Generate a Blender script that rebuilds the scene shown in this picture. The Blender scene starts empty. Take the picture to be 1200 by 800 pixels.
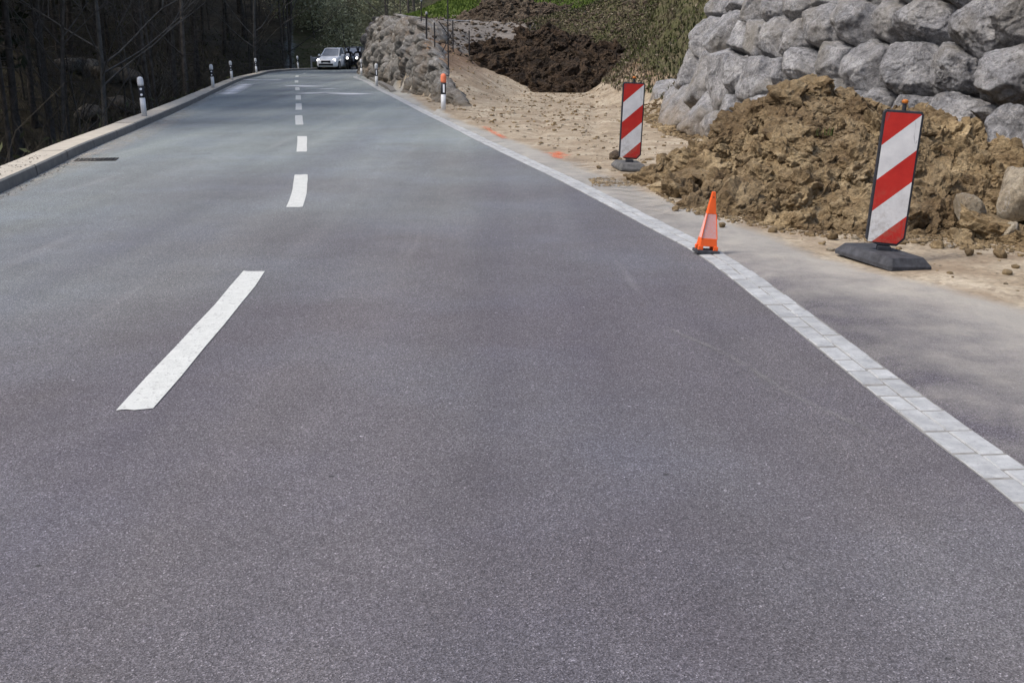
import bpy, bmesh, math, random
import numpy as np
from mathutils import Vector, Matrix
random.seed(7); rng = np.random.default_rng(7)
SC = bpy.context.scene
COL = SC.collection
R = math.radians

# ------------------------------------------------------------------ camera, sky, sun, exposure
HC, F, HZ = 1.5, 1333.0, 55.0
PITCH = math.atan((400 - HZ) / F)
cam = bpy.data.cameras.new('camera'); camo = bpy.data.objects.new('camera', cam); COL.objects.link(camo)
camo.location = (0, 0, HC); camo.rotation_euler = (math.pi / 2 - PITCH, 0, 0)
cam.sensor_width = 36; cam.lens = F / 1200 * 36; cam.clip_start = .05; cam.clip_end = 2000
SC.camera = camo
SC.view_settings.view_transform = 'Standard'; SC.view_settings.look = 'None'
SC.view_settings.exposure = 0.72; SC.view_settings.gamma = 1
SUN_EL, SUN_AZ = R(54), R(-112)         # azimuth from +Y towards +X: the light comes from the left and a little behind
w = bpy.data.worlds.new('World'); SC.world = w; w.use_nodes = True
nt = w.node_tree
sky = nt.nodes.new('ShaderNodeTexSky'); sky.sky_type = 'NISHITA'; sky.sun_disc = False
sky.sun_elevation = SUN_EL; sky.sun_rotation = SUN_AZ; sky.air_density = 1.0; sky.dust_density = 3.5; sky.ozone_density = 1
bg = nt.nodes['Background']; bg.inputs[1].default_value = .14
nt.links.new(sky.outputs[0], bg.inputs[0])
sd = Vector((math.sin(SUN_AZ) * math.cos(SUN_EL), math.cos(SUN_AZ) * math.cos(SUN_EL), math.sin(SUN_EL)))
sl = bpy.data.lights.new('sun', 'SUN'); sl.energy = 1.45; sl.angle = R(15); sl.color = (1, .95, .87)
so = bpy.data.objects.new('sun', sl); COL.objects.link(so); so.rotation_euler = sd.to_track_quat('Z', 'Y').to_euler()

# ------------------------------------------------------------------ helpers
def ray(px, py):
    x = (px - 600) / F; y = -(py - 400) / F
    return np.array([x, math.cos(PITCH) + y * math.sin(PITCH), -math.sin(PITCH) + y * math.cos(PITCH)])
def G(px, py, z=0.0):
    r = ray(px, py); t = (HC - z) / -r[2]
    return (r[0] * t, r[1] * t)
def PY(px, py, Y):
    r = ray(px, py); t = Y / r[1]
    return (r[0] * t, Y, HC + r[2] * t)

def tag(o, label=None, cat=None, group=None, kind=None):
    if label: o['label'] = label
    if cat: o['category'] = cat
    if group: o['group'] = group
    if kind: o['kind'] = kind
    return o
def mesh(name, V, Fc, mat=None, parent=None, smooth=True):
    me = bpy.data.meshes.new(name)
    V = np.asarray(V, dtype=np.float32)
    if isinstance(Fc, np.ndarray):
        n, k = Fc.shape
        me.vertices.add(len(V)); me.vertices.foreach_set('co', V.ravel())
        me.loops.add(n * k); me.loops.foreach_set('vertex_index', Fc.astype(np.int32).ravel())
        me.polygons.add(n); me.polygons.foreach_set('loop_start', np.arange(0, n * k, k, dtype=np.int32))
        me.update(calc_edges=True)
    else:
        me.from_pydata([tuple(map(float, v)) for v in V], [], [tuple(map(int, f)) for f in Fc])
    me.validate()
    if smooth: me.polygons.foreach_set('use_smooth', [True] * len(me.polygons))
    o = bpy.data.objects.new(name, me); COL.objects.link(o)
    if mat: me.materials.append(mat)
    if parent: o.parent = parent
    return o
def empty(name, loc=(0, 0, 0), rot=(0, 0, 0)):
    o = bpy.data.objects.new(name, None); COL.objects.link(o); o.location = loc; o.rotation_euler = rot
    o.empty_display_size = .2
    return o
def copy_tree(o, parent=None):
    c = o.copy(); COL.objects.link(c); c.parent = parent
    for ch in list(o.children):
        if ch is not c: copy_tree(ch, c)
    return c

class MB:
    def __init__(s): s.V = []; s.F = []
    def add(s, V, Fs):
        b = len(s.V); s.V += [tuple(v) for v in V]; s.F += [tuple(i + b for i in f) for f in Fs]
    def box(s, c, d, rz=0, taper=1, M=None):
        x, y, z = d[0] / 2, d[1] / 2, d[2] / 2
        V = []
        for zz, t in ((-z, 1), (z, taper)):
            for a, b in ((-x, -y), (x, -y), (x, y), (-x, y)):
                a2, b2 = a * t, b * t
                V.append(Vector((a2 * math.cos(rz) - b2 * math.sin(rz), a2 * math.sin(rz) + b2 * math.cos(rz), zz)))
        if M: V = [M @ v for v in V]
        s.add([v + Vector(c) for v in V], [(3, 2, 1, 0), (4, 5, 6, 7), (0, 1, 5, 4), (1, 2, 6, 5), (2, 3, 7, 6), (3, 0, 4, 7)])
    def tube(s, pts, rad, n=8, cap=True):
        pts = [Vector(p) for p in pts]
        if not hasattr(rad, '__len__'): rad = [rad] * len(pts)
        rings = []; up = None
        V = []
        for i, p in enumerate(pts):
            t = (pts[min(i + 1, len(pts) - 1)] - pts[max(i - 1, 0)]).normalized()
            if up is None: up = Vector((0, 0, 1)) if abs(t.z) < .9 else Vector((1, 0, 0))
            a = t.cross(up).normalized(); b = t.cross(a).normalized(); up = a.cross(t).normalized() if False else up
            for k in range(n):
                an = 2 * math.pi * k / n
                V.append(p + (a * math.cos(an) + b * math.sin(an)) * rad[i])
        Fs = []
        for i in range(len(pts) - 1):
            for k in range(n):
                k2 = (k + 1) % n
                Fs.append((i * n + k, i * n + k2, (i + 1) * n + k2, (i + 1) * n + k))
        if cap:
            Fs.append(tuple(range(n - 1, -1, -1))); Fs.append(tuple((len(pts) - 1) * n + k for k in range(n)))
        s.add(V, Fs)
    def lathe(s, prof, c=(0, 0, 0), n=20, sx=1, sy=1, M=None):
        V = []
        for r, z in prof:
            for k in range(n):
                an = 2 * math.pi * k / n
                v = Vector((r * math.cos(an) * sx, r * math.sin(an) * sy, z))
                if M: v = M @ v
                V.append(v + Vector(c))
        Fs = []
        m = len(prof)
        for i in range(m - 1):
            for k in range(n):
                k2 = (k + 1) % n
                Fs.append((i * n + k, i * n + k2, (i + 1) * n + k2, (i + 1) * n + k))
        Fs.append(tuple(range(n - 1, -1, -1))); Fs.append(tuple((m - 1) * n + k for k in range(n)))
        s.add(V, Fs)
    def build(s, name, mat, parent=None, smooth=False, bevel=0, seg=2, auto=None):
        o = mesh(name, s.V, s.F, mat, parent, smooth)
        if bevel:
            m = o.modifiers.new('b', 'BEVEL'); m.width = bevel; m.segments = seg; m.limit_method = 'ANGLE'; m.angle_limit = R(35)
        return o

# vectorised gradient noise
_perm = np.arange(256); np.random.RandomState(3).shuffle(_perm); _perm = np.concatenate([_perm, _perm, _perm])
_gr = np.random.RandomState(5).normal(size=(256, 3)); _gr /= np.linalg.norm(_gr, axis=1)[:, None]
def pn(P):
    P = np.asarray(P, float); I = np.floor(P).astype(int); f = P - I; I &= 255
    u = f * f * f * (f * (f * 6 - 15) + 10)
    out = 0
    for dx in (0, 1):
        for dy in (0, 1):
            for dz in (0, 1):
                h = _perm[_perm[_perm[I[:, 0] + dx] + I[:, 1] + dy] + I[:, 2] + dz]
                g = _gr[h]
                d = g[:, 0] * (f[:, 0] - dx) + g[:, 1] * (f[:, 1] - dy) + g[:, 2] * (f[:, 2] - dz)
                w_ = (u[:, 0] if dx else 1 - u[:, 0]) * (u[:, 1] if dy else 1 - u[:, 1]) * (u[:, 2] if dz else 1 - u[:, 2])
                out = out + d * w_
    return out
def fbm(P, oct=4, lac=2.1, gain=.5):
    a = 1; s = 0; P = np.asarray(P, float)
    for i in range(oct):
        s = s + a * pn(P + 17.3 * i); P = P * lac; a *= gain
    return s
def ridge(P, oct=3):
    a = 1; s = 0; P = np.asarray(P, float)
    for i in range(oct):
        s = s + a * (1 - 2 * np.abs(pn(P + 9.7 * i))); P = P * 2.1; a *= .5
    return s - 1
_ico = {}
def ico(n):
    if n not in _ico:
        bm = bmesh.new(); bmesh.ops.create_icosphere(bm, subdivisions=n, radius=1)
        V = np.array([v.co[:] for v in bm.verts]); Fc = np.array([[v.index for v in f.verts] for f in bm.faces]); bm.free()
        V /= np.linalg.norm(V, axis=1)[:, None]
        _ico[n] = (V, Fc)
    return _ico[n]
def polytope(n, N, D, p=14):
    """rounded polytope: unit sphere directions scaled by a soft minimum over planes (N, D)"""
    V, Fc = ico(n)
    dots = np.maximum(V @ N.T, 1e-4) / D[None, :]
    r = (dots ** p).sum(1) ** (-1 / p)
    return V * r[:, None], Fc
def rand_rock(n, size, seed, squash=(1, .85, .7), cuts=16, rough=.08, p=14):
    g = np.random.default_rng(seed)
    N = g.normal(size=(cuts, 3)); N /= np.linalg.norm(N, axis=1)[:, None]
    D = g.uniform(.62, 1.0, cuts)
    N = np.vstack([N, np.eye(3), -np.eye(3)]); D = np.concatenate([D, np.ones(6)])
    V, Fc = polytope(n, N, D, p)
    V = V * (1 + rough * (fbm(V * 1.9 + seed * 3.1, 5) * 1.5 + .5 * ridge(V * 2.6 + seed, 4))[:, None])
    return V * np.array(squash) * size, Fc

def interp(pts):
    pts = sorted(pts, key=lambda q: q[1]); ys = np.array([q[1] for q in pts]); xs = np.array([q[0] for q in pts])
    return lambda y: np.interp(y, ys, xs)
def catmull(pts, n=8):
    P = [np.array(p, float) for p in pts]; P = [2 * P[0] - P[1]] + P + [2 * P[-1] - P[-2]]
    out = []
    for i in range(1, len(P) - 2):
        for k in range(n):
            t = k / n; a, b, c, d = P[i - 1:i + 3]
            out.append(.5 * (2 * b + (c - a) * t + (2 * a - 5 * b + 4 * c - d) * t * t + (3 * b - a - 3 * c + d) * t ** 3))
    out.append(P[-2]); return np.array(out)
def resample(P, step):
    d = np.r_[0, np.cumsum(np.linalg.norm(np.diff(P, axis=0), axis=1))]
    n = max(2, int(d[-1] / step) + 1); s = np.linspace(0, d[-1], n)
    return np.stack([np.interp(s, d, P[:, k]) for k in range(P.shape[1])], 1), s
def normals2(P):
    t = np.gradient(P, axis=0); t /= np.linalg.norm(t, axis=1)[:, None]
    return t, np.stack([t[:, 1], -t[:, 0]], 1)      # tangent, right-hand normal
class TPS:
    def __init__(s, pts):
        P = np.array(pts, float); X = P[:, :2]; n = len(X)
        K = s.k(X, X) + np.eye(n) * 1e-3
        A = np.zeros((n + 3, n + 3)); A[:n, :n] = K; A[:n, n] = 1; A[:n, n + 1:] = X; A[n, :n] = 1; A[n + 1:, :n] = X.T
        s.w = np.linalg.solve(A, np.r_[P[:, 2], 0, 0, 0]); s.X = X
    def k(s, A, B):
        d = np.linalg.norm(A[:, None] - B[None], axis=2); return d * d * np.log(d + 1e-9)
    def __call__(s, x, y):
        sh = np.shape(x); Q = np.stack([np.ravel(x), np.ravel(y)], 1); n = len(s.X)
        out = []
        for i in range(0, len(Q), 20000):
            q = Q[i:i + 20000]; out.append(s.k(q, s.X) @ s.w[:n] + s.w[n] + q @ s.w[n + 1:])
        return np.concatenate(out).reshape(sh)
def sstep(a, b, x):
    t = np.clip((x - a) / (b - a), 0, 1); return t * t * (3 - 2 * t)

# ------------------------------------------------------------------ materials
class NT:
    def __init__(s, name, rough=.8):
        s.m = bpy.data.materials.new(name); s.m.use_nodes = True; s.t = s.m.node_tree
        s.b = s.t.nodes['Principled BSDF']; s.b.inputs['Roughness'].default_value = rough
        s.b.inputs['Specular IOR Level'].default_value = .3
        s.co = None
    def n(s, typ, **k):
        nd = s.t.nodes.new(typ)
        for a, v in k.items(): setattr(nd, a, v)
        return nd
    def l(s, a, b): s.t.links.new(a, b)
    def coord(s, scale=(1, 1, 1), kind='Object'):
        tc = s.n('ShaderNodeTexCoord'); mp = s.n('ShaderNodeMapping'); mp.inputs['Scale'].default_value = scale
        s.l(tc.outputs[kind], mp.inputs[0]); return mp.outputs[0]
    def noise(s, scale, det=4, rough=.55, co=None, dist=0, col=False):
        nd = s.n('ShaderNodeTexNoise'); nd.inputs['Scale'].default_value = scale; nd.inputs['Detail'].default_value = det
        nd.inputs['Roughness'].default_value = rough; nd.inputs['Distortion'].default_value = dist
        s.l(co or s.coord(), nd.inputs['Vector']); return nd.outputs['Color' if col else 'Fac']
    def vor(s, scale, co=None, out='Distance', feature='F1', rnd=1):
        nd = s.n('ShaderNodeTexVoronoi'); nd.feature = feature; nd.inputs['Scale'].default_value = scale
        nd.inputs['Randomness'].default_value = rnd
        s.l(co or s.coord(), nd.inputs['Vector']); return nd.outputs[out]
    def ramp(s, fac, stops, interp='LINEAR'):
        nd = s.n('ShaderNodeValToRGB'); cr = nd.color_ramp; cr.interpolation = interp
        while len(cr.elements) < len(stops): cr.elements.new(.5)
        for e, (p, c) in zip(cr.elements, stops):
            e.position = p; e.color = (*(c if hasattr(c, '__len__') else (c, c, c)), 1)
        s.l(fac, nd.inputs[0]); return nd.outputs[0]
    def mix(s, fac, a, b, mode='MIX'):
        nd = s.n('ShaderNodeMix'); nd.data_type = 'RGBA'; nd.blend_type = mode
        for v, k in ((fac, 0), (a, 6), (b, 7)):
            i = nd.inputs[k]
            if hasattr(v, 'is_linked'): s.l(v, i)
            elif hasattr(v, '__len__'): i.default_value = (*v, 1)
            else: i.default_value = v if k == 0 else (v, v, v, 1)
        return nd.outputs[2]
    def math(s, op, a, b=0, c=None, clamp=False):
        nd = s.n('ShaderNodeMath', operation=op); nd.use_clamp = clamp
        for v, i in ((a, 0), (b, 1), (c, 2)):
            if v is None: continue
            if hasattr(v, 'is_linked'): s.l(v, nd.inputs[i])
            else: nd.inputs[i].default_value = v
        return nd.outputs[0]
    def base(s, c):
        if hasattr(c, 'is_linked'): s.l(c, s.b.inputs['Base Color'])
        else: s.b.inputs['Base Color'].default_value = (*c, 1)
        return s
    def bump(s, h, st=.5, dist=.01, prev=None):
        nd = s.n('ShaderNodeBump'); nd.inputs['Strength'].default_value = st; nd.inputs['Distance'].default_value = dist
        s.l(h, nd.inputs['Height'])
        if prev: s.l(prev, nd.inputs['Normal'])
        s.l(nd.outputs[0], s.b.inputs['Normal']); return nd.outputs[0]

def plain(name, col, rough=.6, var=.15, scale=8, bump=0, metal=0, spec=.3):
    m = NT(name, rough)
    c = m.ramp(m.noise(scale, 5), [(.3, tuple(v * (1 - var) for v in col)), (.7, tuple(min(1, v * (1 + var)) for v in col))])
    m.base(c); m.b.inputs['Metallic'].default_value = metal; m.b.inputs['Specular IOR Level'].default_value = spec
    if bump: m.bump(m.noise(scale * 6, 4), bump, .004)
    return m.m

def asphalt_color(m, light=1.0):
    co = m.coord()
    big = m.noise(.35, 3, .5, co)
    grad = m.n('ShaderNodeSeparateXYZ'); m.l(co, grad.inputs[0])
    far = m.math('ADD', m.math('MULTIPLY_ADD', grad.outputs[1], 1 / 20, -.28), m.math('MULTIPLY', grad.outputs[0], -.07), clamp=True)      # older grey-green course farther on, painted paler to offset the forest's shade
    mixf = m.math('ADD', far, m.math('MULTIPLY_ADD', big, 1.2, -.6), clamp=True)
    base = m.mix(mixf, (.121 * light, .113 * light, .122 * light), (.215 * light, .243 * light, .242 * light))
    tr = m.noise(1.0, 4, .6, m.coord((1.3, .12, 1)))
    base = m.mix(1, base, m.ramp(tr, [(.3, .88), (.7, 1.1)]), 'MULTIPLY')
    base = m.mix(1, base, m.ramp(m.noise(2.2, 6, .7, co), [(.3, .9), (.75, 1.08)]), 'MULTIPLY')
    cell = m.vor(235, co, 'Color')
    sp = m.ramp(cell, [(0, .18), (.25, .58), (.6, 1.05), (.86, 1.75), (1, 3.9)])
    base = m.mix(.85, base, m.mix(1, base, sp, 'MULTIPLY'))
    base = m.mix(m.ramp(m.noise(.7, 5, .65, co), [(.46, 0), (.66, .7)]), base, m.mix(1, base, (.985, .985, 1.07), 'MULTIPLY'))
    cell2 = m.vor(75, co, 'Color')
    base = m.mix(1, base, m.ramp(cell2, [(0, .8), (.1, .95), (.9, 1.03), (.96, 1.15), (1, 2.8)]), 'MULTIPLY')
    fleck = m.vor(17, co, 'Distance')
    base = m.mix(m.ramp(fleck, [(.0, 1.0), (.07, .9), (.085, 0)]), base, (.42, .41, .40)) if False else base
    h = m.vor(235, co, 'Distance')
    return base, h, co
def make_asphalt():
    m = NT('asphalt', .88)
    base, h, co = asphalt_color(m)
    # lane-long wear, oil drips, a few dark tar drops and faint pale tyre scrapes
    wt = m.noise(1.0, 2, .5, m.coord((1.1, .035, 1))); base = m.mix(1, base, m.ramp(wt, [(.35, (.90, .89, .93)), (.52, (1.0, 1.0, 1.0)), (.66, (1.10, 1.09, 1.06))]), 'MULTIPLY')
    oil = m.noise(.8, 7, .7, co); base = m.mix(m.ramp(oil, [(.60, 0), (.70, .35)]), base, (.085, .08, .085))
    dr_ = m.vor(2.4, co, 'Distance'); base = m.mix(m.ramp(dr_, [(.0, .8), (.022, .7), (.03, 0)]), base, (.03, .03, .03))
    fl = m.vor(5.1, m.coord((1, 1, 1)), 'Distance'); base = m.mix(m.ramp(fl, [(.0, .9), (.014, .8), (.02, 0)]), base, (.5, .5, .48))
    scr = m.noise(3.2, 3, .5, m.coord((.9, .06, 1)), 0)
    m.base(m.mix(m.ramp(scr, [(.66, 0), (.72, .16), (.8, 0)]), base, (.34, .33, .33)))
    m.bump(h, .55, .004); return m.m
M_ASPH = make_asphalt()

def grad_z(m, co):
    x = m.n('ShaderNodeSeparateXYZ'); m.l(co, x.inputs[0]); return m.math('SUBTRACT', x.outputs[2], .15)
def make_ground():
    m = NT('ground', .95)
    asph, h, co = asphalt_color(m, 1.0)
    at = m.n('ShaderNodeAttribute', attribute_name='zone'); sp = m.n('ShaderNodeSeparateColor'); m.l(at.outputs['Color'], sp.inputs[0])
    at2 = m.n('ShaderNodeAttribute', attribute_name='zone2'); sp2 = m.n('ShaderNodeSeparateColor'); m.l(at2.outputs['Color'], sp2.inputs[0])
    def thr(v, sc, amt, a, b):
        x = m.math('ADD', v, m.math('MULTIPLY', m.math('SUBTRACT', m.noise(sc, 6, .65, co), .5), amt))
        return m.ramp(x, [(a, 0), (b, 1)])
    dust = thr(sp.outputs[0], 2.6, 1.0, .35, .95)
    dcol = m.ramp(m.noise(1.3, 6, .6, m.coord((1, .45, 1))), [(.3, (.27, .26, .235)), (.55, (.38, .36, .32)), (.75, (.47, .435, .37))])
    asph = m.mix(m.math('MULTIPLY', dust, .82), asph, dcol)
    sand = m.ramp(m.noise(1.1, 8, .68, co, .6), [(.28, (.18, .138, .095)), (.43, (.31, .252, .178)), (.58, (.41, .35, .262)), (.8, (.51, .45, .355))])
    sand = m.mix(1, sand, m.ramp(m.vor(30, co, 'Color'), [(0, .7), (.5, 1), (1, 1.25)]), 'MULTIPLY')
    sand = m.mix(m.ramp(m.noise(5, 6, .7, co), [(.53, 0), (.64, .75)]), sand, (.19, .14, .095))
    sand = m.mix(m.ramp(m.noise(.9, 5, .6, co), [(.50, 0), (.62, .55)]), sand, (.22, .16, .105))
    gz_ = m.math('ADD', m.math('MULTIPLY', grad_z(m, co), 1.6), m.math('MULTIPLY_ADD', m.noise(1.6, 6, .7, co), 1.6, -1.15), clamp=True)
    sand = m.mix(m.math('MULTIPLY', gz_, .9), sand, m.ramp(m.noise(4, 7, .75, co), [(.3, (.07, .042, .024)), (.5, (.17, .105, .065)), (.7, (.29, .21, .14))]))
    c = m.mix(thr(sp.outputs[1], 1.6, .8, .35, .7), asph, sand)
    grass = m.ramp(m.noise(2.2, 6, .7, co), [(.25, (.028, .028, .014)), (.45, (.07, .07, .028)), (.6, (.10, .085, .05)), (.8, (.15, .125, .085))])
    c = m.mix(thr(sp.outputs[2], 1.6, .6, .35, .65), c, grass)
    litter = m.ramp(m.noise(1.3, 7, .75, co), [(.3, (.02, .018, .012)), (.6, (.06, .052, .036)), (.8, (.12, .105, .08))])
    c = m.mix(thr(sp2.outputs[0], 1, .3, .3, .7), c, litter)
    green = m.ramp(m.noise(3, 6, .7, co), [(.3, (.045, .075, .014)), (.7, (.11, .15, .03))])
    c = m.mix(thr(sp2.outputs[1], .8, .5, .35, .6), c, green)
    grey = m.ramp(m.noise(2, 8, .7, m.coord((1, 1, 3)), 1), [(.3, (.10, .088, .075)), (.55, (.19, .17, .15)), (.8, (.28, .25, .22))])
    c = m.mix(thr(sp2.outputs[2], .9, .6, .35, .65), c, grey)
    m.base(c)
    p = m.bump(h, .5, .004)
    m.bump(m.noise(7, 8, .7, co), .6, m_d := .03, p)
    return m.m
M_GROUND = make_ground()

def make_rock(name, cols, tint=None, streak=True, scale=1.0, low=None):
    m = NT(name, .9)
    tc = m.n('ShaderNodeTexCoord'); oi = m.n('ShaderNodeObjectInfo')
    ad = m.n('ShaderNodeVectorMath', operation='MULTIPLY_ADD'); m.l(tc.outputs['Object'], ad.inputs[0]); ad.inputs[1].default_value = (scale,) * 3
    cb = m.n('ShaderNodeCombineXYZ')
    for i in range(3): m.l(m.math('MULTIPLY', oi.outputs['Random'], 37.0 + 11 * i), cb.inputs[i])
    m.l(cb.outputs[0], ad.inputs[2]); co = ad.outputs[0]
    c = m.ramp(m.noise(2.4, 9, .72, co, .8), [(.28, cols[0]), (.47, cols[1]), (.6, cols[2]), (.78, cols[3])])
    # pale calcite veins and stains
    vn = m.noise(1.6, 6, .6, co, 2.2)
    c = m.mix(m.ramp(vn, [(.488, 0), (.5, .55), (.512, 0)]), c, (.46, .45, .44))
    c = m.mix(m.ramp(m.noise(14, 6, .75, co), [(.52, 0), (.66, .75)]), c, tuple(v * .48 for v in cols[1]))
    c = m.mix(m.ramp(m.noise(9, 8, .8, co), [(.56, 0), (.68, .5)]), c, cols[3])
    c = m.mix(1, c, m.ramp(m.noise(26, 9, .8, co), [(.32, .45), (.48, .95), (.68, 1.35)]), 'MULTIPLY')
    c = m.mix(m.ramp(m.noise(3.3, 8, .75, co, 1.5), [(.58, 0), (.66, .6)]), c, tuple(v * .75 for v in cols[0]))
    hv = m.math('MULTIPLY_ADD', oi.outputs['Random'], .60, .72)
    hsv = m.n('ShaderNodeHueSaturation'); m.l(hv, hsv.inputs['Value']); m.l(c, hsv.inputs['Color']); c = hsv.outputs[0]
    if tint:
        wr = m.math('FRACT', m.math('MULTIPLY', oi.outputs['Random'], 7.31)); c = m.mix(m.math('MULTIPLY', wr, .22), c, m.mix(1, c, (1.12, .98, .80), 'MULTIPLY'))
        c = m.mix(m.ramp(m.noise(1.1, 5, .6, co), [(.5, 0), (.68, .7)]), c, tint)
    if low:   # earth-stained lower parts
        g = m.n('ShaderNodeNewGeometry'); sx = m.n('ShaderNodeSeparateXYZ'); m.l(g.outputs['Position'], sx.inputs[0])
        f = m.math('MULTIPLY', m.math('SUBTRACT', .55, m.math('ADD', sx.outputs[2], m.math('MULTIPLY_ADD', m.noise(2.5, 5, .6, co), 1.4, -.7))), 1.6, clamp=True)
        c = m.mix(m.math('MULTIPLY', f, .7), c, low)
    m.base(c)
    p = m.bump(m.noise(4.5, 10, .72, co, .4), .8, .09)
    cr = m.vor(3.4, co, 'Distance', 'DISTANCE_TO_EDGE')
    p = m.bump(m.ramp(cr, [(0, 0), (.06, 1)]), .25, .02, p)
    m.bump(m.noise(30, 8, .78, co), .9, .03, p)
    return m.m
M_ROCK = make_rock('limestone', [(.075, .077, .083), (.225, .23, .245), (.36, .367, .385), (.56, .57, .585)], (.27, .25, .215), low=(.25, .19, .12))
M_ROCK2 = make_rock('weathered_stone', [(.07, .067, .062), (.165, .16, .15), (.27, .268, .262), (.43, .43, .425)], (.17, .125, .085), low=(.17, .145, .11))
M_PALE = make_rock('pale_stone', [(.20, .16, .11), (.30, .25, .18), (.38, .33, .25), (.46, .42, .34)])

def make_soil(name, cols):
    m = NT(name, .97); co = m.coord()
    c = m.ramp(m.noise(2.6, 9, .7, co, .4), [(.27, cols[0]), (.45, cols[1]), (.6, cols[2]), (.8, cols[3])])
    c = m.mix(1, c, m.ramp(m.vor(45, co, 'Color'), [(0, .7), (.5, 1), (1, 1.3)]), 'MULTIPLY')
    c = m.mix(1, c, m.ramp(m.noise(.9, 5, .6, co), [(.35, (.66, .62, .60)), (.5, (1, 1, 1)), (.68, (1.22, 1.2, 1.15))]), 'MULTIPLY')
    m.base(c)
    p = m.bump(m.noise(9, 9, .75, co), .8, .05)
    m.bump(m.vor(55, co), .5, .012, p); return m.m
M_DIRT = make_soil('clay_dirt', [(.085, .055, .031), (.178, .128, .070), (.275, .212, .126), (.44, .36, .245)])
M_DARK = make_soil('topsoil', [(.012, .009, .006), (.03, .021, .014), (.07, .046, .028), (.17, .13, .085)])
M_BROWN = make_soil('brown_soil', [(.025, .019, .013), (.065, .048, .034), (.12, .095, .068), (.24, .205, .155)])

# ------------------------------------------------------------------ layout curves (ground plane)
kerb_px = [(0, 227), (60, 198), (100, 178), (160, 152), (220, 125), (268, 101), (285, 94), (310, 88.5), (340, 85), (365, 84)]
KP = [G(a, b) for a, b in kerb_px[:-3]]
d0 = np.array(KP[0]) - np.array(KP[1]); d0 /= np.linalg.norm(d0)
KI = [(-3.2, -6), (-3.9, 2.0), (-4.55, 7.0)] + KP + [(-13.6, 63.5), (-14.4, 70), (-14.0, 76), (-11.5, 81), (-6, 84.5), (4, 86), (20, 86)]
strip_px = [(1200, 600), (1087, 512), (988, 433), (896, 358), (820, 300), (760, 267), (700, 235), (650, 209), (600, 185), (555, 163), (520, 145), (490, 130), (460, 114), (440, 104), (427, 96), (414, 90)]
SI = [(1.35, -6), (1.55, -1), (1.68, 2)] + [G(a, b) for a, b in strip_px] + [(-7.7, 64.5), (-4.5, 73), (4, 76.5), (20, 77)]
KC, _ = resample(catmull(KI), .5); SCv, _ = resample(catmull(SI), .25)
xl = interp([tuple(p) for p in KC if p[1] < 70]); xr = interp([tuple(p) for p in SCv if p[1] < 64])
wall_pts = [(7.2, -8), (6.6, 2), (5.7, 7), G(1200, 243), G(1100, 212), G(960, 185), G(830, 163), G(790, 146), G(765, 131)]
WB, WBs = resample(catmull([tuple(p) for p in wall_pts]), .2)
xw = interp([tuple(p) for p in WB])
rw_pts = [(-.75, 28.6), G(528, 122), G(500, 113.5), G(470, 104), G(447, 95), G(432, 88.5), G(425, 84.5), (-6.8, 73), (-2, 75)]
RW, RWs = resample(catmull([tuple(p) for p in rw_pts]), .2)
xrw = interp([tuple(p) for p in RW if p[1] < 69.5])
sand_e = interp([(3.9, -8), (3.4, 2), (3.1, 5), G(1200, 362), G(1090, 335), G(1000, 312), G(930, 292), G(860, 262), G(800, 240), G(720, 212), G(620, 172), G(560, 150), G(500, 127), (-3.6, 40), (-5.4, 50), (-6.6, 60)])

RT = TPS([(.5, 24, 0), (2.6, 22, 0), (2.5, 25, 0), (2.9, 28, .02), (-.5, 29, 0), (1.5, 32, 0), (2.7, 36, .03), (0, 26, 0)] +
         [PY(*a) for a in [(690, 105, 40.5), (620, 98, 41), (590, 90, 41), (560, 80, 41), (530, 76, 37), (520, 62, 40), (545, 108, 32.5), (560, 60, 44), (590, 62, 47), (560, 30, 49),
                           (500, 30, 44), (470, 30, 52), (450, 32, 58), (432, 36, 66), (430, 24, 72), (560, 14, 60), (530, 0, 68), (600, 30, 56), (650, 10, 60), (650, -70, 76),
                           (720, 55, 44.5), (720, 0, 51), (760, 112, 30), (745, 60, 37), (790, 60, 31.5), (820, 0, 33), (780, -10, 37), (860, -60, 34), (900, -150, 36)]] +
         [(7, 24, 4.2), (12, 24, 6.5), (8, 30, 5), (14, 40, 11), (30, 60, 22), (30, 20, 16), (10, 90, 18), (-6, 84, 5), (40, 120, 40), (0, 120, 22), (-4, 70, 3.4)])
def wallH(y): return 3.6
def Hr(x, y):
    d = x - xw(np.clip(y, -8, 26.6)) - .45
    a = np.clip(d * 2.7, 0, 3.9) + .42 * np.clip(d - 1.4, 0, 99)
    b = np.maximum(RT(x, np.clip(y, 20, 200)), 0)
    b = b * np.where((y > 27) & (y < 75), np.where(y < 44, sstep(-.05, .55, x - xrw(np.clip(y, 27, 69)) - .05), sstep(.15, .95, x - xrw(np.clip(y, 27, 69)) - .1)), 1)
    k = sstep(25.2, 27.5, y)
    return a * (1 - k) + b * k
def sdist(P, C):
    """signed distance to polyline C (positive on its left)"""
    best = np.full(len(P), 1e9); sg = np.zeros(len(P))
    for i in range(len(C) - 1):
        a, b = C[i], C[i + 1]; ab = b - a; L = ab @ ab
        t = np.clip(((P - a) @ ab) / L, 0, 1); q = P - (a + t[:, None] * ab)
        d = np.hypot(q[:, 0], q[:, 1]); cr = ab[0] * q[:, 1] - ab[1] * q[:, 0]
        m_ = d < best; best[m_] = d[m_]; sg[m_] = np.sign(cr[m_])
    return best * np.where(sg == 0, 1, sg)
KCc = KC[::3]; SCc = SCv[::5]
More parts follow.
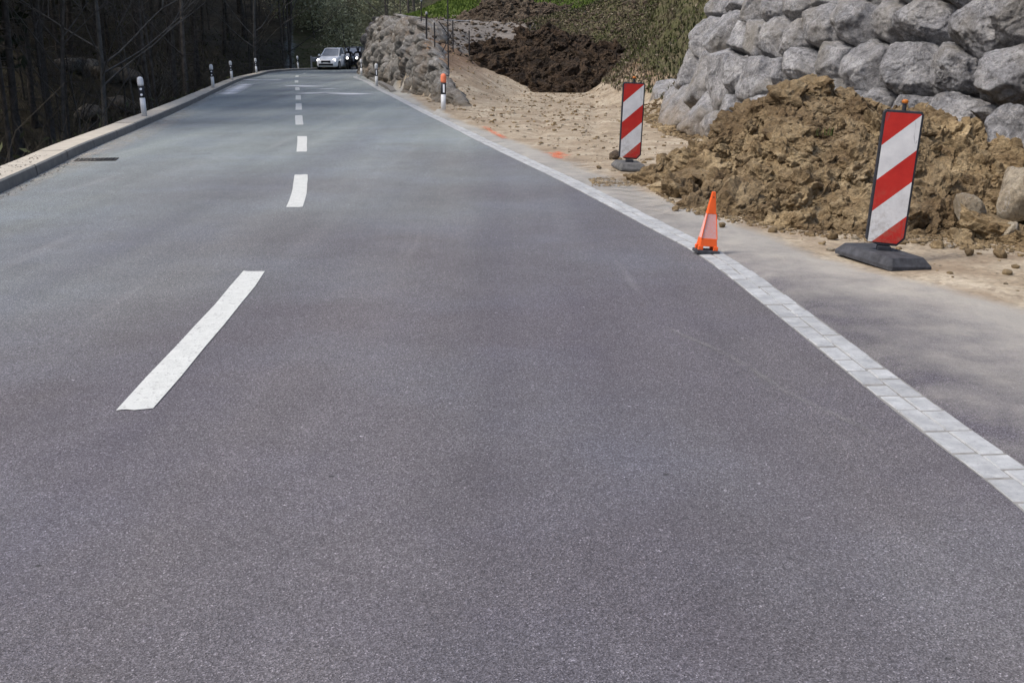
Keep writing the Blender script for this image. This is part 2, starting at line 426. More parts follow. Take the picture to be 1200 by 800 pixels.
def H(x, y):
    x = np.asarray(x, float); y = np.asarray(y, float); sh = x.shape; x = x.ravel(); y = y.ravel()
    P = np.stack([x, y], 1)
    dk = sdist(P, KCc) - .42; ds = -sdist(P, SCc)
    k = sstep(45, 88, y)
    dep = 8.5 * (1 - k) + 1.2 * k; st = 19 * (1 - k) + 7 * k; sl_ = .62 * (1 - k) + .34 * k
    L = np.where(dk < 0, -.05, 0) - np.clip((dk - .3) * .8, 0, None)
    L = np.maximum(L, -dep) + np.clip(dk - st, 0, None) * sl_
    L += fbm(np.stack([x * .12, y * .12, x * 0], 1), 4) * 1.4 * sstep(2, 12, dk)
    Rr = Hr(x, y)
    z = np.where(dk > 0, L, np.where(ds > .19, Rr - .003, -.05))
    far = (dk > 0) & (x > -6)
    z = np.where(far, np.maximum(z, (Hr(x, y)) * sstep(-6, 6, x)), z)
    return z.reshape(sh)

# ------------------------------------------------------------------ ground
def axis(segs):
    out = []
    for a, b, s in segs: out += list(np.arange(a, b, s))
    out.append(segs[-1][1]); return np.array(out)
gx = axis([(-260, -80, 12), (-80, -30, 2.5), (-30, -12, 1.0), (-12, -3, .5), (-3, 9, .14), (9, 16, .6), (16, 50, 3), (50, 260, 15)])
gy = axis([(-60, -8, 6), (-8, 3, 1), (3, 30, .14), (30, 62, .3), (62, 100, 1.0), (100, 160, 4), (160, 400, 20)])
X, Y = np.meshgrid(gx, gy)
Z = H(X, Y)
dS = X - sand_e(np.clip(Y, -8, 60)); dW = X - xw(np.clip(Y, -8, 26.6))
XYf = np.stack([X.ravel(), Y.ravel()], 1)
DK = (sdist(XYf, KCc) - .42).reshape(X.shape); DS = (-sdist(XYf, SCc)).reshape(X.shape)
onR = (DS > .19) & (DK < 0)
n3 = lambda s, o=0: fbm(np.stack([X.ravel() * s, Y.ravel() * s, np.full(X.size, 3.3 + o)], 1), 5).reshape(X.shape)
near = sstep(-.1, .5, dS) * onR * (Y < 80)
Z = Z + near * (.018 * n3(1.1) + .022 * n3(5, 4)) * sstep(0, .6, dS) + sstep(.3, 1.5, Z) * onR * (Y > 24) * (.25 * n3(.8, 9) + .09 * n3(3.1, 2))
# wheel ruts in the sand
for (a, b, c, d_) in ((G(648, 112), G(628, 160), .1, .05), (G(694, 110), G(700, 158), .1, .06)):
    A = np.array(a); B = np.array(b); ab = B - A; q = XYf - A; t = np.clip(q @ ab / (ab @ ab), 0, 1); dd = np.linalg.norm(q - t[:, None] * ab, axis=1).reshape(X.shape)
    Z -= d_ * np.exp(-(dd / c) ** 2)
V = np.stack([X.ravel(), Y.ravel(), Z.ravel()], 1)
ny, nx = X.shape; idx = np.arange(nx * ny).reshape(ny, nx)
Fq = np.stack([idx[:-1, :-1].ravel(), idx[:-1, 1:].ravel(), idx[1:, 1:].ravel(), idx[1:, :-1].ravel()], 1)
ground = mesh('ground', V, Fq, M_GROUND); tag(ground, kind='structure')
dust = np.clip(1.0 + dS / 2.2, .25, 1)
sand = sstep(-.35, .35, dS)
rise = Z
grassm = onR * sstep(.55, 1.0, rise) * np.where(Y > 26, 1, sstep(2.5, 3.3, rise)) * np.where(Y > 27, sstep(.4, 1.6, X - np.interp(Y, [27, 36, 42, 50, 60], [2.9, 2.4, 2.0, -1, -5])), 1)
green2 = (DK > 0) * (Y > 86) * sstep(340, 362, 600 + F * X / np.maximum(Y, 1)); grassm = np.maximum(grassm, green2); OLV = green2
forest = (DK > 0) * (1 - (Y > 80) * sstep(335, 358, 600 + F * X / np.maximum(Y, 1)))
px_ = 600 + F * (X / np.maximum(Y, 1)); el = (Z - HC) / np.maximum(Y, 1) * F
green = np.maximum(onR * ((Y > 54) & (Y < 110)) * sstep(2.9, 3.4, Z) * 1.0, OLV * .36)
greyb = onR * ((Y > 42) & (Y < 57)) * sstep(1.0, 1.5, Z) * (1 - sstep(2.9, 3.3, Z)) * (1 - sstep(0, 1.5, X))
greyb = np.maximum(greyb, onR * (Y > 30) * (Y < 70) * (X < 1) * sstep(1.6, 2.0, Z) * (1 - sstep(2.9, 3.3, Z)))
for nm, ch in (('zone', (dust, sand, grassm)), ('zone2', (forest, green, greyb))):
    a = ground.data.color_attributes.new(nm, 'FLOAT_COLOR', 'POINT')
    arr = np.ones((X.size, 4), np.float32)
    for i in range(3): arr[:, i] = ch[i].ravel()
    a.data.foreach_set('color', arr.ravel())

# ------------------------------------------------------------------ road
n = 500
def param(C, n):
    d = np.r_[0, np.cumsum(np.linalg.norm(np.diff(C, axis=0), axis=1))]; s = np.linspace(0, d[-1], n)
    return np.stack([np.interp(s, d, C[:, k]) for k in range(2)], 1)
A = param(KC, n); B = param(SCv, n)
V = []; m_ = 12
for i in range(n):
    for k in range(m_ + 1):
        p = A[i] * (1 - k / m_) + B[i] * k / m_; V.append((p[0], p[1], 0))
Fq = np.array([(i * (m_ + 1) + k, i * (m_ + 1) + k + 1, (i + 1) * (m_ + 1) + k + 1, (i + 1) * (m_ + 1) + k) for i in range(n - 1) for k in range(m_)])
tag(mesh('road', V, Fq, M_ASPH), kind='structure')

# paving setts along the road edge (two rows)
def make_sett():
    m = NT('granite_setts', .85); co = m.coord()
    at = m.n('ShaderNodeAttribute', attribute_name='tone')
    c = m.ramp(m.noise(9, 7, .7, co), [(.3, (.27, .28, .285)), (.55, (.38, .39, .395)), (.75, (.50, .51, .51))])
    c = m.mix(1, c, at.outputs['Color'], 'MULTIPLY')
    c = m.mix(m.ramp(m.noise(60, 5, .7, co), [(.55, 0), (.7, .5)]), c, (.16, .16, .165))
    m.base(c); m.bump(m.noise(45, 7, .7, co), .5, .006); return m.m
M_SETT = make_sett()
Cs, s_ = resample(SCv, .02); T, Nn = normals2(Cs)
mb = MB(); tones = []
for row, (o0, o1) in enumerate(((.008, .102), (.110, .204))):
    s = 0
    while s < s_[-1] - .5:
        L = random.uniform(.15, .29); j = int(s / .02 * (len(Cs) - 1) / (s_[-1] / .02))
        j2 = min(len(Cs) - 1, j + int((L - .012) / .02)); 
        if Cs[j][1] > 1.0 and Cs[j][1] < 72:
            z = .006 + random.uniform(-.002, .003); e = random.uniform(-.007, .007)
            q = [Cs[j] + Nn[j] * (o0 + e), Cs[j2] + Nn[j2] * (o0 + e * .5), Cs[j2] + Nn[j2] * (o1 - e), Cs[j] + Nn[j] * (o1 - e * .3)]
            c = sum(q) / 4; b = .008
            top = [p + (c - p) / np.linalg.norm(c - p) * b for p in q]
            Vv = [(p[0], p[1], -.03) for p in q] + [(p[0], p[1], z - .006) for p in q] + [(p[0], p[1], z) for p in top]
            mb.add(Vv, [(4, 5, 1, 0), (5, 6, 2, 1), (6, 7, 3, 2), (7, 4, 0, 3), (8, 9, 5, 4), (9, 10, 6, 5), (10, 11, 7, 6), (11, 8, 4, 7), (11, 10, 9, 8)])
            tones += [random.uniform(.9, 1.12)] * 12
        s += L
st = mb.build('edge_strip', M_SETT); tag(st, kind='structure')
a = st.data.color_attributes.new('tone', 'FLOAT_COLOR', 'POINT'); a.data.foreach_set('color', np.repeat(np.array(tones)[:, None], 4, 1).astype(np.float32).ravel())
m = NT('mortar', .95); m.base(m.ramp(m.noise(20, 6), [(.3, (.17, .165, .155)), (.7, (.28, .275, .26))]))
V = []; 
for i in range(0, len(Cs), 10):
    for o_ in (0, .214): q = Cs[i] + Nn[i] * o_; V.append((q[0], q[1], .001))
tag(mesh('joint_bed', V, np.array([(2 * i, 2 * i + 1, 2 * i + 3, 2 * i + 2) for i in range(len(V) // 2 - 1)]), m.m), kind='structure')

# lane dashes
def make_paint():
    m = NT('road_paint', .7); co = m.coord()
    c = m.ramp(m.noise(12, 6, .7, co), [(.3, (.48, .49, .465)), (.7, (.60, .61, .58))])
    c = m.mix(m.ramp(m.vor(95, co, 'Color'), [(.08, .75), (.2, 0)]), c, (.22, .22, .22))
    c = m.mix(m.ramp(m.noise(6, 8, .75, co), [(.62, 0), (.72, .6)]), c, (.25, .25, .25))
    m.base(c); m.bump(m.vor(95, co), .4, .004); return m.m
M_PAINT = make_paint()
cen = [(158, 480), (298, 318), (345, 243), (353, 205), (353.5, 178), (354, 160), (351, 146.5), (350, 135.5), (350, 129), (350, 121.5), (349.5, 117), (349.5, 112), (348.7, 106), (348.3, 102.6), (347.5, 97), (347.5, 94.4), (348, 90.5), (349, 88.8), (357, 86.6), (364, 85.6)]
cw = [G(a, b) for a, b in cen]
cc = catmull([(-1.5, 1.6)] + cw + [(-9, 75.5), (-3, 80.5)], 6)
for i in range(0, len(cen), 2):
    a = np.array(cw[i]); b = np.array(cw[i + 1])
    j0 = 6 * (i + 1); seg = cc[j0:j0 + 7]; t, nn = normals2(seg)
    V = []
    for k, p in enumerate(seg):
        for q in range(5):
            o_ = -.078 + q * .039; e = random.uniform(-.004, .004) if q in (0, 4) else 0
            pe = p + nn[k] * (o_ + e) + (t[k] * random.uniform(-.02, .02) if k in (0, 6) else 0)
            V.append((pe[0], pe[1], .004))
    o = mesh('lane_marking', V, np.array([(r * 5 + q, r * 5 + q + 1, (r + 1) * 5 + q + 1, (r + 1) * 5 + q) for r in range(6) for q in range(4)]), M_PAINT)
    tag(o, kind='structure', group='white centre line dashes')

# spray marks and dust tracks (thin sheets whose edges break up)
def make_decal(name, col, sc=14, lo=.42, hi=.6, amt=1.0, stretch=(1, 1, 1)):
    m = NT(name, .95); co = m.coord(stretch)
    m.base(m.mix(m.noise(9, 5, .6, co), tuple(v * .85 for v in col), tuple(min(1, v * 1.1) for v in col)))
    at = m.n('ShaderNodeAttribute', attribute_name='edge'); sx = m.n('ShaderNodeSeparateColor'); m.l(at.outputs['Color'], sx.inputs[0])
    f = m.math('MULTIPLY', m.ramp(m.noise(sc, 6, .7, co), [(lo, 0), (hi, 1)]), sx.outputs[0])
    m.l(m.math('MULTIPLY', f, amt), m.b.inputs['Alpha']); return m.m
def decal(name, line, w, mat, z=.006, follow=False):
    P, s = resample(np.array(line, float), .12); t, nn = normals2(P); V = []; E_ = []; K = 6
    for i, p in enumerate(P):
        for k in range(K + 1):
            q = p + nn[i] * (k / K - .5) * w; V.append((q[0], q[1], z)); f = min(i, len(P) - 1 - i) / max(1, len(P) * .12)
            E_.append(min(1, f) * (1 - abs(k / K - .5) * 2) ** .6)
    V = np.array(V)
    if follow: V[:, 2] = gz(V[:, 0], V[:, 1]) + z
    o = mesh(name, V, np.array([(i * (K + 1) + k, i * (K + 1) + k + 1, (i + 1) * (K + 1) + k + 1, (i + 1) * (K + 1) + k) for i in range(len(P) - 1) for k in range(K)]), mat)
    a = o.data.color_attributes.new('edge', 'FLOAT_COLOR', 'POINT'); a.data.foreach_set('color', np.repeat(np.array(E_)[:, None], 4, 1).astype(np.float32).ravel())
    return tag(o, kind='structure')
from mathutils.bvhtree import BVHTree
dg = BVHTree.FromPolygons([tuple(v) for v in np.stack([X.ravel(), Y.ravel(), Z.ravel()], 1)], [tuple(f) for f in np.stack([idx[:-1, :-1].ravel(), idx[:-1, 1:].ravel(), idx[1:, 1:].ravel(), idx[1:, :-1].ravel()], 1).tolist()])
def gz1(x, y):
    h = dg.ray_cast(Vector((x, y, 200)), Vector((0, 0, -1)))
    return h[0].z if h[0] else 0.0
def gz(x, y): return np.array([gz1(float(a), float(b)) for a, b in zip(np.ravel(x), np.ravel(y))])
M_SPRAY = make_decal('orange_spray', (.85, .17, .06), 7, .40, .62, .75)
M_DUST = make_decal('dust_film', (.62, .64, .66), 1.3, .22, .52, 1.0, (.35, 1.6, 1))
M_DUST2 = make_decal('dust_smear', (.46, .42, .36), 5, .4, .75, .8)
decal('spray_mark', [G(632, 180), G(648, 180), G(656, 186), G(668, 186)], .22, M_SPRAY, .012, True)
decal('spray_mark', [G(652, 178), G(660, 182), G(668, 184)], .16, M_SPRAY, .015, True)
decal('spray_mark', [G(566, 148), G(580, 156), G(594, 164)], .16, M_SPRAY, .012, True)
decal('spray_mark', [G(1150, 417), G(1190, 427)], .05, M_SPRAY, .014, True)
decal('dust_track', [G(355, 110.5), G(380, 109), G(405, 110), G(432, 111)], 1.6, M_DUST, .006)
decal('dust_track', [G(375, 105), G(392, 104)], .9, M_DUST, .006)
decal('dust_track', [G(280, 93.5), G(300, 94), G(335, 94)], 1.6, M_DUST, .006)
decal('dust_track', [G(330, 101), G(352, 101), G(372, 102)], 1.6, M_DUST, .008)
decal('dust_track', [G(263, 112), G(278, 104), G(290, 98)], .8, M_DUST, .006)
decal('dust_track', [G(60, 208), G(120, 178), G(168, 158), G(230, 128)], .5, M_DUST2, .007)
decal('dust_track', [G(660, 184), G(700, 205), G(760, 235), G(800, 262)], .5, M_DUST2, .014, True)
decal('dust_track', [G(770, 380), G(850, 415), G(930, 465), G(1050, 520)], .05, make_decal('tyre_scuff', (.34, .33, .31), 5, .35, .8, .45), .006)

gut = [tuple(p) for p in KC if 6 < p[1] < 60]; decal('gutter_dirt', [(p[0] + .10, p[1]) for p in gut], .34, M_DUST2, .0065)
# ------------------------------------------------------------------ kerb
def make_conc(name, a, b):
    m = NT(name, .9); co = m.coord()
    c = m.ramp(m.noise(5, 8, .7, co), [(.3, a), (.7, b)])
    c = m.mix(m.ramp(m.noise(22, 5, .7, co), [(.6, 0), (.72, .5)]), c, tuple(v * .55 for v in a))
    m.base(c); m.bump(m.noise(60, 6, .7, co), .4, .004); return m.m
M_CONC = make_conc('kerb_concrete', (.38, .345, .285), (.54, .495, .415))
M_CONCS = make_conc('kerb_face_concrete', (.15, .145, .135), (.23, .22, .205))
kerb = empty('concrete_kerb'); tag(kerb, 'low pale concrete kerb running along the left edge of the road above the wooded slope', 'kerb')
Kp, ks = resample(KC, .1); T, Nn = normals2(Kp)
top = MB(); face = MB(); i = 0
seg = 10 * 2
while i < len(Kp) - 1:
    j = min(len(Kp) - 1, i + seg); sub = list(range(i, j + 1, 5)); 
    if sub[-1] != j: sub.append(j)
    V = []; W = []; hh = .125 + random.uniform(-.005, .005)
    for q, k in enumerate(sub):
        sh = (T[k] * .014 if q == 0 else (-T[k] * .014 if q == len(sub) - 1 else 0))
        for (o_, z) in ((-.03, hh - .02), (-.045, hh), (-.40, hh), (-.42, hh - .02), (-.42, -.5)):
            p = Kp[k] + Nn[k] * o_ + sh; V.append((p[0], p[1], z))
        for (o_, z) in ((0, -.1), (-.03, hh - .02)):
            p = Kp[k] + Nn[k] * o_ + sh; W.append((p[0], p[1], z))
    nn_ = len(sub)
    top.add(V, [(a_ * 5 + b_, (a_ + 1) * 5 + b_, (a_ + 1) * 5 + b_ + 1, a_ * 5 + b_ + 1) for a_ in range(nn_ - 1) for b_ in range(4)])
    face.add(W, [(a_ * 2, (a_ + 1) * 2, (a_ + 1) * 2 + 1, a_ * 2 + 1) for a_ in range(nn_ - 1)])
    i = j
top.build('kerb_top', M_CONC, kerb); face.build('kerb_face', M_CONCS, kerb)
# kerb stones of the far right edge
p2 = [(a[0] + .32, a[1]) for a in [G(447, 107), G(436, 100), G(424, 92.5), G(417, 88.5)]]
P, _ = resample(catmull(p2), .5); t, nn = normals2(P); mb = MB(); V = []
for i, p in enumerate(P):
    hk = min(.1, .01 + .03 * i)
    for o_, z in ((0, -.05), (0, hk), (.2, hk), (.2, -.05)): q = p + nn[i] * o_; V.append((q[0], q[1], z))
mb.add(V, [(i * 4 + k, i * 4 + k + 1, (i + 1) * 4 + k + 1, (i + 1) * 4 + k) for i in range(len(P) - 1) for k in range(3)])
tag(mb.build('kerbstone_row', M_CONCS), 'short grey kerb at the foot of the distant rock face where the road bends right', 'kerb')
# drain
M_IRON = plain('cast_iron', (.035, .033, .03), .7, .3, 20, .3)
dx_, dy_ = G(113, 187.5)
dr = empty('drain_grate', (dx_, dy_, .003), (0, 0, R(12))); tag(dr, 'dark iron drain grate set in the asphalt beside the left kerb', 'drain grate')
mb = MB(); mb.box((0, 0, -.004), (.5, .34, .006)); mb.build('pit', plain('pit_dark', (.008, .008, .008)), dr)
mb = MB()
for k in range(9): mb.box((-.2 + k * .05, 0, .004), (.022, .32, .008))
mb.build('grate_bars', M_IRON, dr)
mb = MB()
for sy in (-1, 1): mb.box((0, sy * .175, .003), (.54, .03, .01))
for sx in (-1, 1): mb.box((sx * .255, 0, .003), (.03, .32, .01))
mb.build('frame', M_IRON, dr)

# ------------------------------------------------------------------ boulder walls
def wall_frame(C, S, s, v, lean):
    """point on the leaning face at arclength s and slant height v; frame (tangent, up, outward)"""
    p = np.array([np.interp(s, S, C[:, k]) for k in range(2)])
    q = np.array([np.interp(s + .3, S, C[:, k]) for k in range(2)]) - np.array([np.interp(s - .3, S, C[:, k]) for k in range(2)])
    t = q / np.linalg.norm(q)
    nb = np.array([t[1], -t[0]])             # right-hand side (behind the wall when walking away from the camera)
    th = math.atan(lean); up = np.array([nb[0] * math.sin(th), nb[1] * math.sin(th), math.cos(th)])
    t3 = np.array([t[0], t[1], 0]); out = np.cross(up, t3); 
    if out[:2] @ nb > 0: out = -out
    return np.array([p[0], p[1], 0]) + up * v, t3, up, out
def hit_wall(px, py, C, S, lean, behind=0.0):
    r = ray(px, py); best = None
    t = np.linspace(4, 110, 4000); P = np.array([0, 0, HC]) + t[:, None] * r
    d = P[:, 0] - np.interp(P[:, 1], C[:, 1], C[:, 0]) - lean * P[:, 2] * 1.0
    ok = np.where((d[1:] > 0) & (d[:-1] <= 0))[0]
    if len(ok) == 0: return None
    q = P[ok[0]]
    b = q[:2] - np.array([lean * q[2], 0])
    k = np.argmin(np.linalg.norm(C - b, axis=1)); return S[k], q[2] / math.cos(math.atan(lean)), q[1]

def boulder_wall(root, C, S, lean, cells, mat, depth=.45, lod=lambda y: 4, gap=.97, inset=0.0, name='boulder', rough=.07, maxparts=100, k_s=1.0):
    cells = [c for c in cells]; P = np.array([(c[0], c[1]) for c in cells]); Rr = np.array([(c[2], c[3]) for c in cells])
    built = []
    for i in range(len(cells)):
        s, v, hw, hh = cells[i][:4]
        org, t3, up, out = wall_frame(C, S, s, v, lean)
        g = np.random.default_rng(i * 7 + 11)
        Np = []; Dp = []
        Ra = (Rr[:, 0] * k_s + Rr[:, 1]) / 2; r_i = Ra[i]
        d = (P - P[i]) * np.array([k_s, 1]); dist = np.linalg.norm(d, axis=1)
        for j in np.where((dist < 2.2 * (r_i + Ra.max())) & (dist > 1e-4))[0]:
            rj = Ra[j]; D_ = (dist[j] ** 2 + r_i ** 2 - rj ** 2) / (2 * dist[j])
            if D_ < .35 * r_i: D_ = .35 * r_i
            u = d[j] / dist[j]; zt = g.uniform(.12, .6); un = np.array([u[0] * k_s, u[1]]); ul = np.linalg.norm(un)
            Np.append((un[0] / ul, un[1] / ul, zt)); Dp.append(max(D_ * gap / ul - .014, .06))
        a = g.uniform(-.5, .5)
        for k in range(7):
            an = a + 2 * math.pi * k / 7 + g.uniform(-.3, .3)
            ex = math.hypot(math.cos(an) * hw, math.sin(an) * hh) 
            Np.append((math.cos(an), math.sin(an), g.uniform(.05, .35))); Dp.append(ex * g.uniform(.94, 1.12))
        dp = depth * min(1.3, .55 + r_i) * (float(np.interp(org[1], [11, 16, 20], [.85, .65, .42])) if k_s < 1 else 1)
        fa = g.uniform(-.28, .28, 2); Np.append((fa[0], fa[1] + .15, 1)); Dp.append(dp * g.uniform(.55, .85))
        fa = g.uniform(-.5, .5, 2); Np.append((fa[0], fa[1], 1)); Dp.append(dp * g.uniform(.65, .9))
        for k in range(5):
            an = g.uniform(0, 2 * math.pi); Np.append((math.cos(an) * 1.0, math.sin(an) * 1.0, g.uniform(.5, 1.6))); Dp.append(dp * .3 + r_i * g.uniform(.40, .72))
        Np.append((0, 0, -1)); Dp.append(depth * .9)
        Np = np.array(Np); Dp = np.array(Dp); Np /= np.linalg.norm(Np, axis=1)[:, None]
        L_ = lod(org[1]); V, Fc = polytope(L_, Np, Dp, 60)
        q = V / r_i
        amp = r_i * rough
        nv = fbm(q * 1.7 + i * 5.3, 6, 2.1, .62) * 1.5 + .8 * ridge(q * 2.4 + i * 2.7, 5) + .35 * np.round(3 * fbm(q * 1.5 + i * 1.9, 2) + q @ np.array([.9, 1.6, .7])) % 1.0
        V = V + (V / np.linalg.norm(V, axis=1)[:, None]) * (amp * (nv - .35))[:, None]
        V[:, 2] += (inset(org[1]) if callable(inset) else inset) + g.uniform(-.05, .05)
        M3 = np.stack([t3, up, out], 1); W = V @ M3.T
        built.append((org, W, Fc, cells[i]))
    order = sorted(range(len(built)), key=lambda k: built[k][0][1] if not cells[k][4:] else -1e3 + built[k][0][1])
    for r_, k in enumerate(order[:maxparts]):
        org, W, Fc, c = built[k]; o = mesh(name, W, Fc, mat, root); o.location = org
    rest = order[maxparts:]
    if rest:
        Vs = []; Fs = []; b = 0
        for k in rest: org, W, Fc, c = built[k]; Vs.append(W + org); Fs.append(Fc + b); b += len(W)
        tag(mesh(name + '_mass', np.vstack(Vs), np.vstack(Fs), mat, root), kind='stuff')

near_cells = [(835, 10, 22, 26), (857, 6, 25, 22), (883, 12, 28, 32), (911, 8, 30, 28), (937, 5, 27, 20), (967, 1, 40, 16),
    (823, 43, 26, 38), (846, 41, 24, 44), (866, 44, 24, 42), (889, 46, 24, 44), (913, 42, 30, 48), (938, 45, 28, 42), (968, 28, 38, 44), (1006, 24, 46, 54),
    (805, 82, 28, 44), (823, 88, 24, 52), (847, 90, 32, 50), (868, 86, 20, 48), (892, 95, 44, 54), (922, 86, 22, 34), (943, 75, 36, 32), (977, 72, 42, 48), (1010, 78, 42, 60),
    (768, 116, 24, 38), (785, 122, 22, 36), (799, 128, 24, 46), (819, 135, 28, 48), (857, 126, 30, 28), (838, 152, 28, 28), (982, 109, 34, 28), (1007, 118, 14, 20), (1033, 118, 42, 34),
    (1043, 22, 38, 52), (1092, 24, 64, 44), (1153, 32, 66, 66), (1197, 14, 36, 50), (1025, -4, 30, 16), (1075, -10, 60, 22), (1130, -12, 50, 22),
    (1065, 80, 72, 62), (1118, 78, 44, 64), (1180, 90, 84, 66), (1062, 128, 36, 28), (1089, 124, 20, 16), (1113, 150, 68, 80), (1164, 134, 40, 20), (1192, 162, 66, 72),
    (1126, 197, 64, 30), (1166, 200, 30, 26), (1240, 30, 60, 60), (1250, 110, 70, 70), (1250, 180, 70, 70), (1210, 228, 60, 40), (1270, 240, 70, 60),
    (890, 135, 40, 40), (930, 130, 44, 40), (960, 150, 44, 46), (1000, 155, 44, 44), (1040, 170, 46, 40), (870, 158, 30, 30), (1075, 200, 50, 40), (1010, 195, 60, 36), (950, 190, 60, 36)]
cells = []; ratios = []
for (px, py, w_, h_) in near_cells:
    h = hit_wall(px, py, WB, WBs, .35)
    if h is None: continue
    h1 = hit_wall(px - w_ / 2, py, WB, WBs, .35); h2 = hit_wall(px + w_ / 2, py, WB, WBs, .35); 
    h3 = hit_wall(px, py + h_ / 2, WB, WBs, .35)
    hw = abs(h1[0] - h2[0]) / 2 if h1 and h2 else h_ / F * h[2] / 2 * 1.2
    hh = h_ / 2 / F * h[2]
    hw = min(max(hw, .12), hh * float(np.interp(h[2], [14, 18], [1.35, 2.4])), 1.2); cells.append((h[0], h[1], hw, hh)); ratios.append(hw / hh)
# rows above the frame and the part of the wall right of it
vmax = 3.9
P0 = [(c[0], c[1]) for c in cells]
for v in np.arange(.3, vmax, .62):
    s = .3 + (v * 7 % 1) * .5
    while s < WBs[-1] - .3:
        sz = random.uniform(.38, .58)
        org, *_ = wall_frame(WB, WBs, s, v, .35)
        if all(math.hypot(s - a, v - b) > .62 for a, b in P0) and (org[1] < 10.5 or v > 2.1 + .1 * (org[1] - 12)) and v < np.interp(org[1], [17, 21, 24, 26.5], [vmax, 3.0, 1.6, .8]):
            cells.append((s, v, sz, .34)); P0.append((s, v))
        s += random.uniform(.85, 1.15)
print('near wall cells', len(cells), np.median(ratios))
wall = empty('boulder_retaining_wall', (5, 12, 0)); tag(wall, 'tall dry-laid retaining wall of big grey limestone boulders behind the dirt mound', 'stone wall')
wall.location = (0, 0, 0)
boulder_wall(wall, WB, WBs, .35, cells, M_ROCK, depth=.55, gap=.885, k_s=.82, lod=lambda y: 6 if 9 < y < 15.5 else 5, rough=.06, maxparts=100)

# the rough rock face along the road farther off
def worley(P, seed=0):
    I = np.floor(P).astype(int); f1 = np.full(len(P), 9.); f2 = f1.copy(); hid = np.zeros(len(P)); cv = np.zeros((len(P), 3))
    for dx in (-1, 0, 1):
        for dy in (-1, 0, 1):
            for dz in (-1, 0, 1):
                C = I + np.array([dx, dy, dz]); hh = _perm[(_perm[(_perm[(C[:, 0] + seed) & 255] + C[:, 1]) & 255] + C[:, 2]) & 255]
                j = .5 + .42 * _gr[hh]; q = C + j - P; d = np.linalg.norm(q, axis=1)
                m_ = d < f1; f2 = np.where(m_, f1, np.minimum(f2, d)); hid = np.where(m_, hh, hid); cv[m_] = q[m_]; f1 = np.where(m_, d, f1)
    return f1, f2, hid / 255., cv
top_h = lambda y: np.interp(y, [28.6, 29.6, 31, 33, 36, 38, 40, 44, 58, 66, 76], [-.25, -.05, .25, .55, .95, 1.3, 1.75, 2.35, 2.8, 2.95, 3.0])
ss = np.arange(.1, RWs[-1], .085); nv_ = 52; nb_ = 14
rows = []
for s_i in ss:
    org, t3, up, out = wall_frame(RW, RWs, s_i, 0, .30)
    h = float(top_h(org[1])) * (1 + .10 * math.sin(s_i * .9) + .05 * math.sin(s_i * 2.7)); hb = np.array([-out[0], -out[1], 0]); hb /= np.linalg.norm(hb)
    for k in range(nv_): f = k / (nv_ - 1); rows.append((*(org + up * (-.25 + (h + .25) * f) + hb * .35 * max(0, f - .75) ** 2 * 8), s_i, f * (h + .25), 1.0, *out))
    tp_ = org + up * h + hb * .175; cap = float(np.interp(org[1], [29, 37, 42, 50], [.12, .35, .8, 1.5]))
    for k in range(1, nb_ + 1): f = k / nb_; rows.append((*(tp_ + hb * cap * f - np.array([0, 0, .4 * f * f])), s_i, h + .25 + 1.5 * f, 1 - .7 * f, *((1 - f) * out + f * np.array([0, 0, 1]))))
Rw = np.array(rows); Q = Rw[:, :3].copy(); O_ = Rw[:, 6:9]
W_ = np.stack([Rw[:, 3] * 1.25 + .35 * Rw[:, 4], Rw[:, 4] * .9 + 5, Q[:, 0] * .3], 1) + .35 * np.stack([pn(Q * 1.3), pn(Q * 1.3 + 40), pn(Q * 1.3 + 80)], 1)
f1, f2, hid, cv = worley(W_, 3); g1, g2, hid2, cv2 = worley(W_ * 2.3 + 7, 9)
dsp = .40 * hid - .34 * np.exp(-(f2 - f1) / .09) + .22 * cv[:, 0] * (hid - .5) * 2 + .12 * cv[:, 1] + .12 * hid2 - .07 * np.exp(-(g2 - g1) / .10) + .10 * cv2[:, 0] + .16 * fbm(Q * 1.4, 5) + .08 * ridge(Q * 4, 4)
ed = np.interp(Q[:, 1], [29.2, 31, 34, 40], [.0, .4, .65, 1.0])
Q += O_ * ((dsp - .12) * Rw[:, 5] * ed)[:, None]
nr = nv_ + nb_; idr = np.arange(len(ss) * nr).reshape(len(ss), nr)
Fr = np.stack([idr[:-1, :-1].ravel(), idr[1:, :-1].ravel(), idr[1:, 1:].ravel(), idr[:-1, 1:].ravel()], 1)
tag(mesh('rock_outcrop', Q, Fr, M_ROCK2), 'long rough grey and brown rock face beside the road where it bends right', 'rock face')

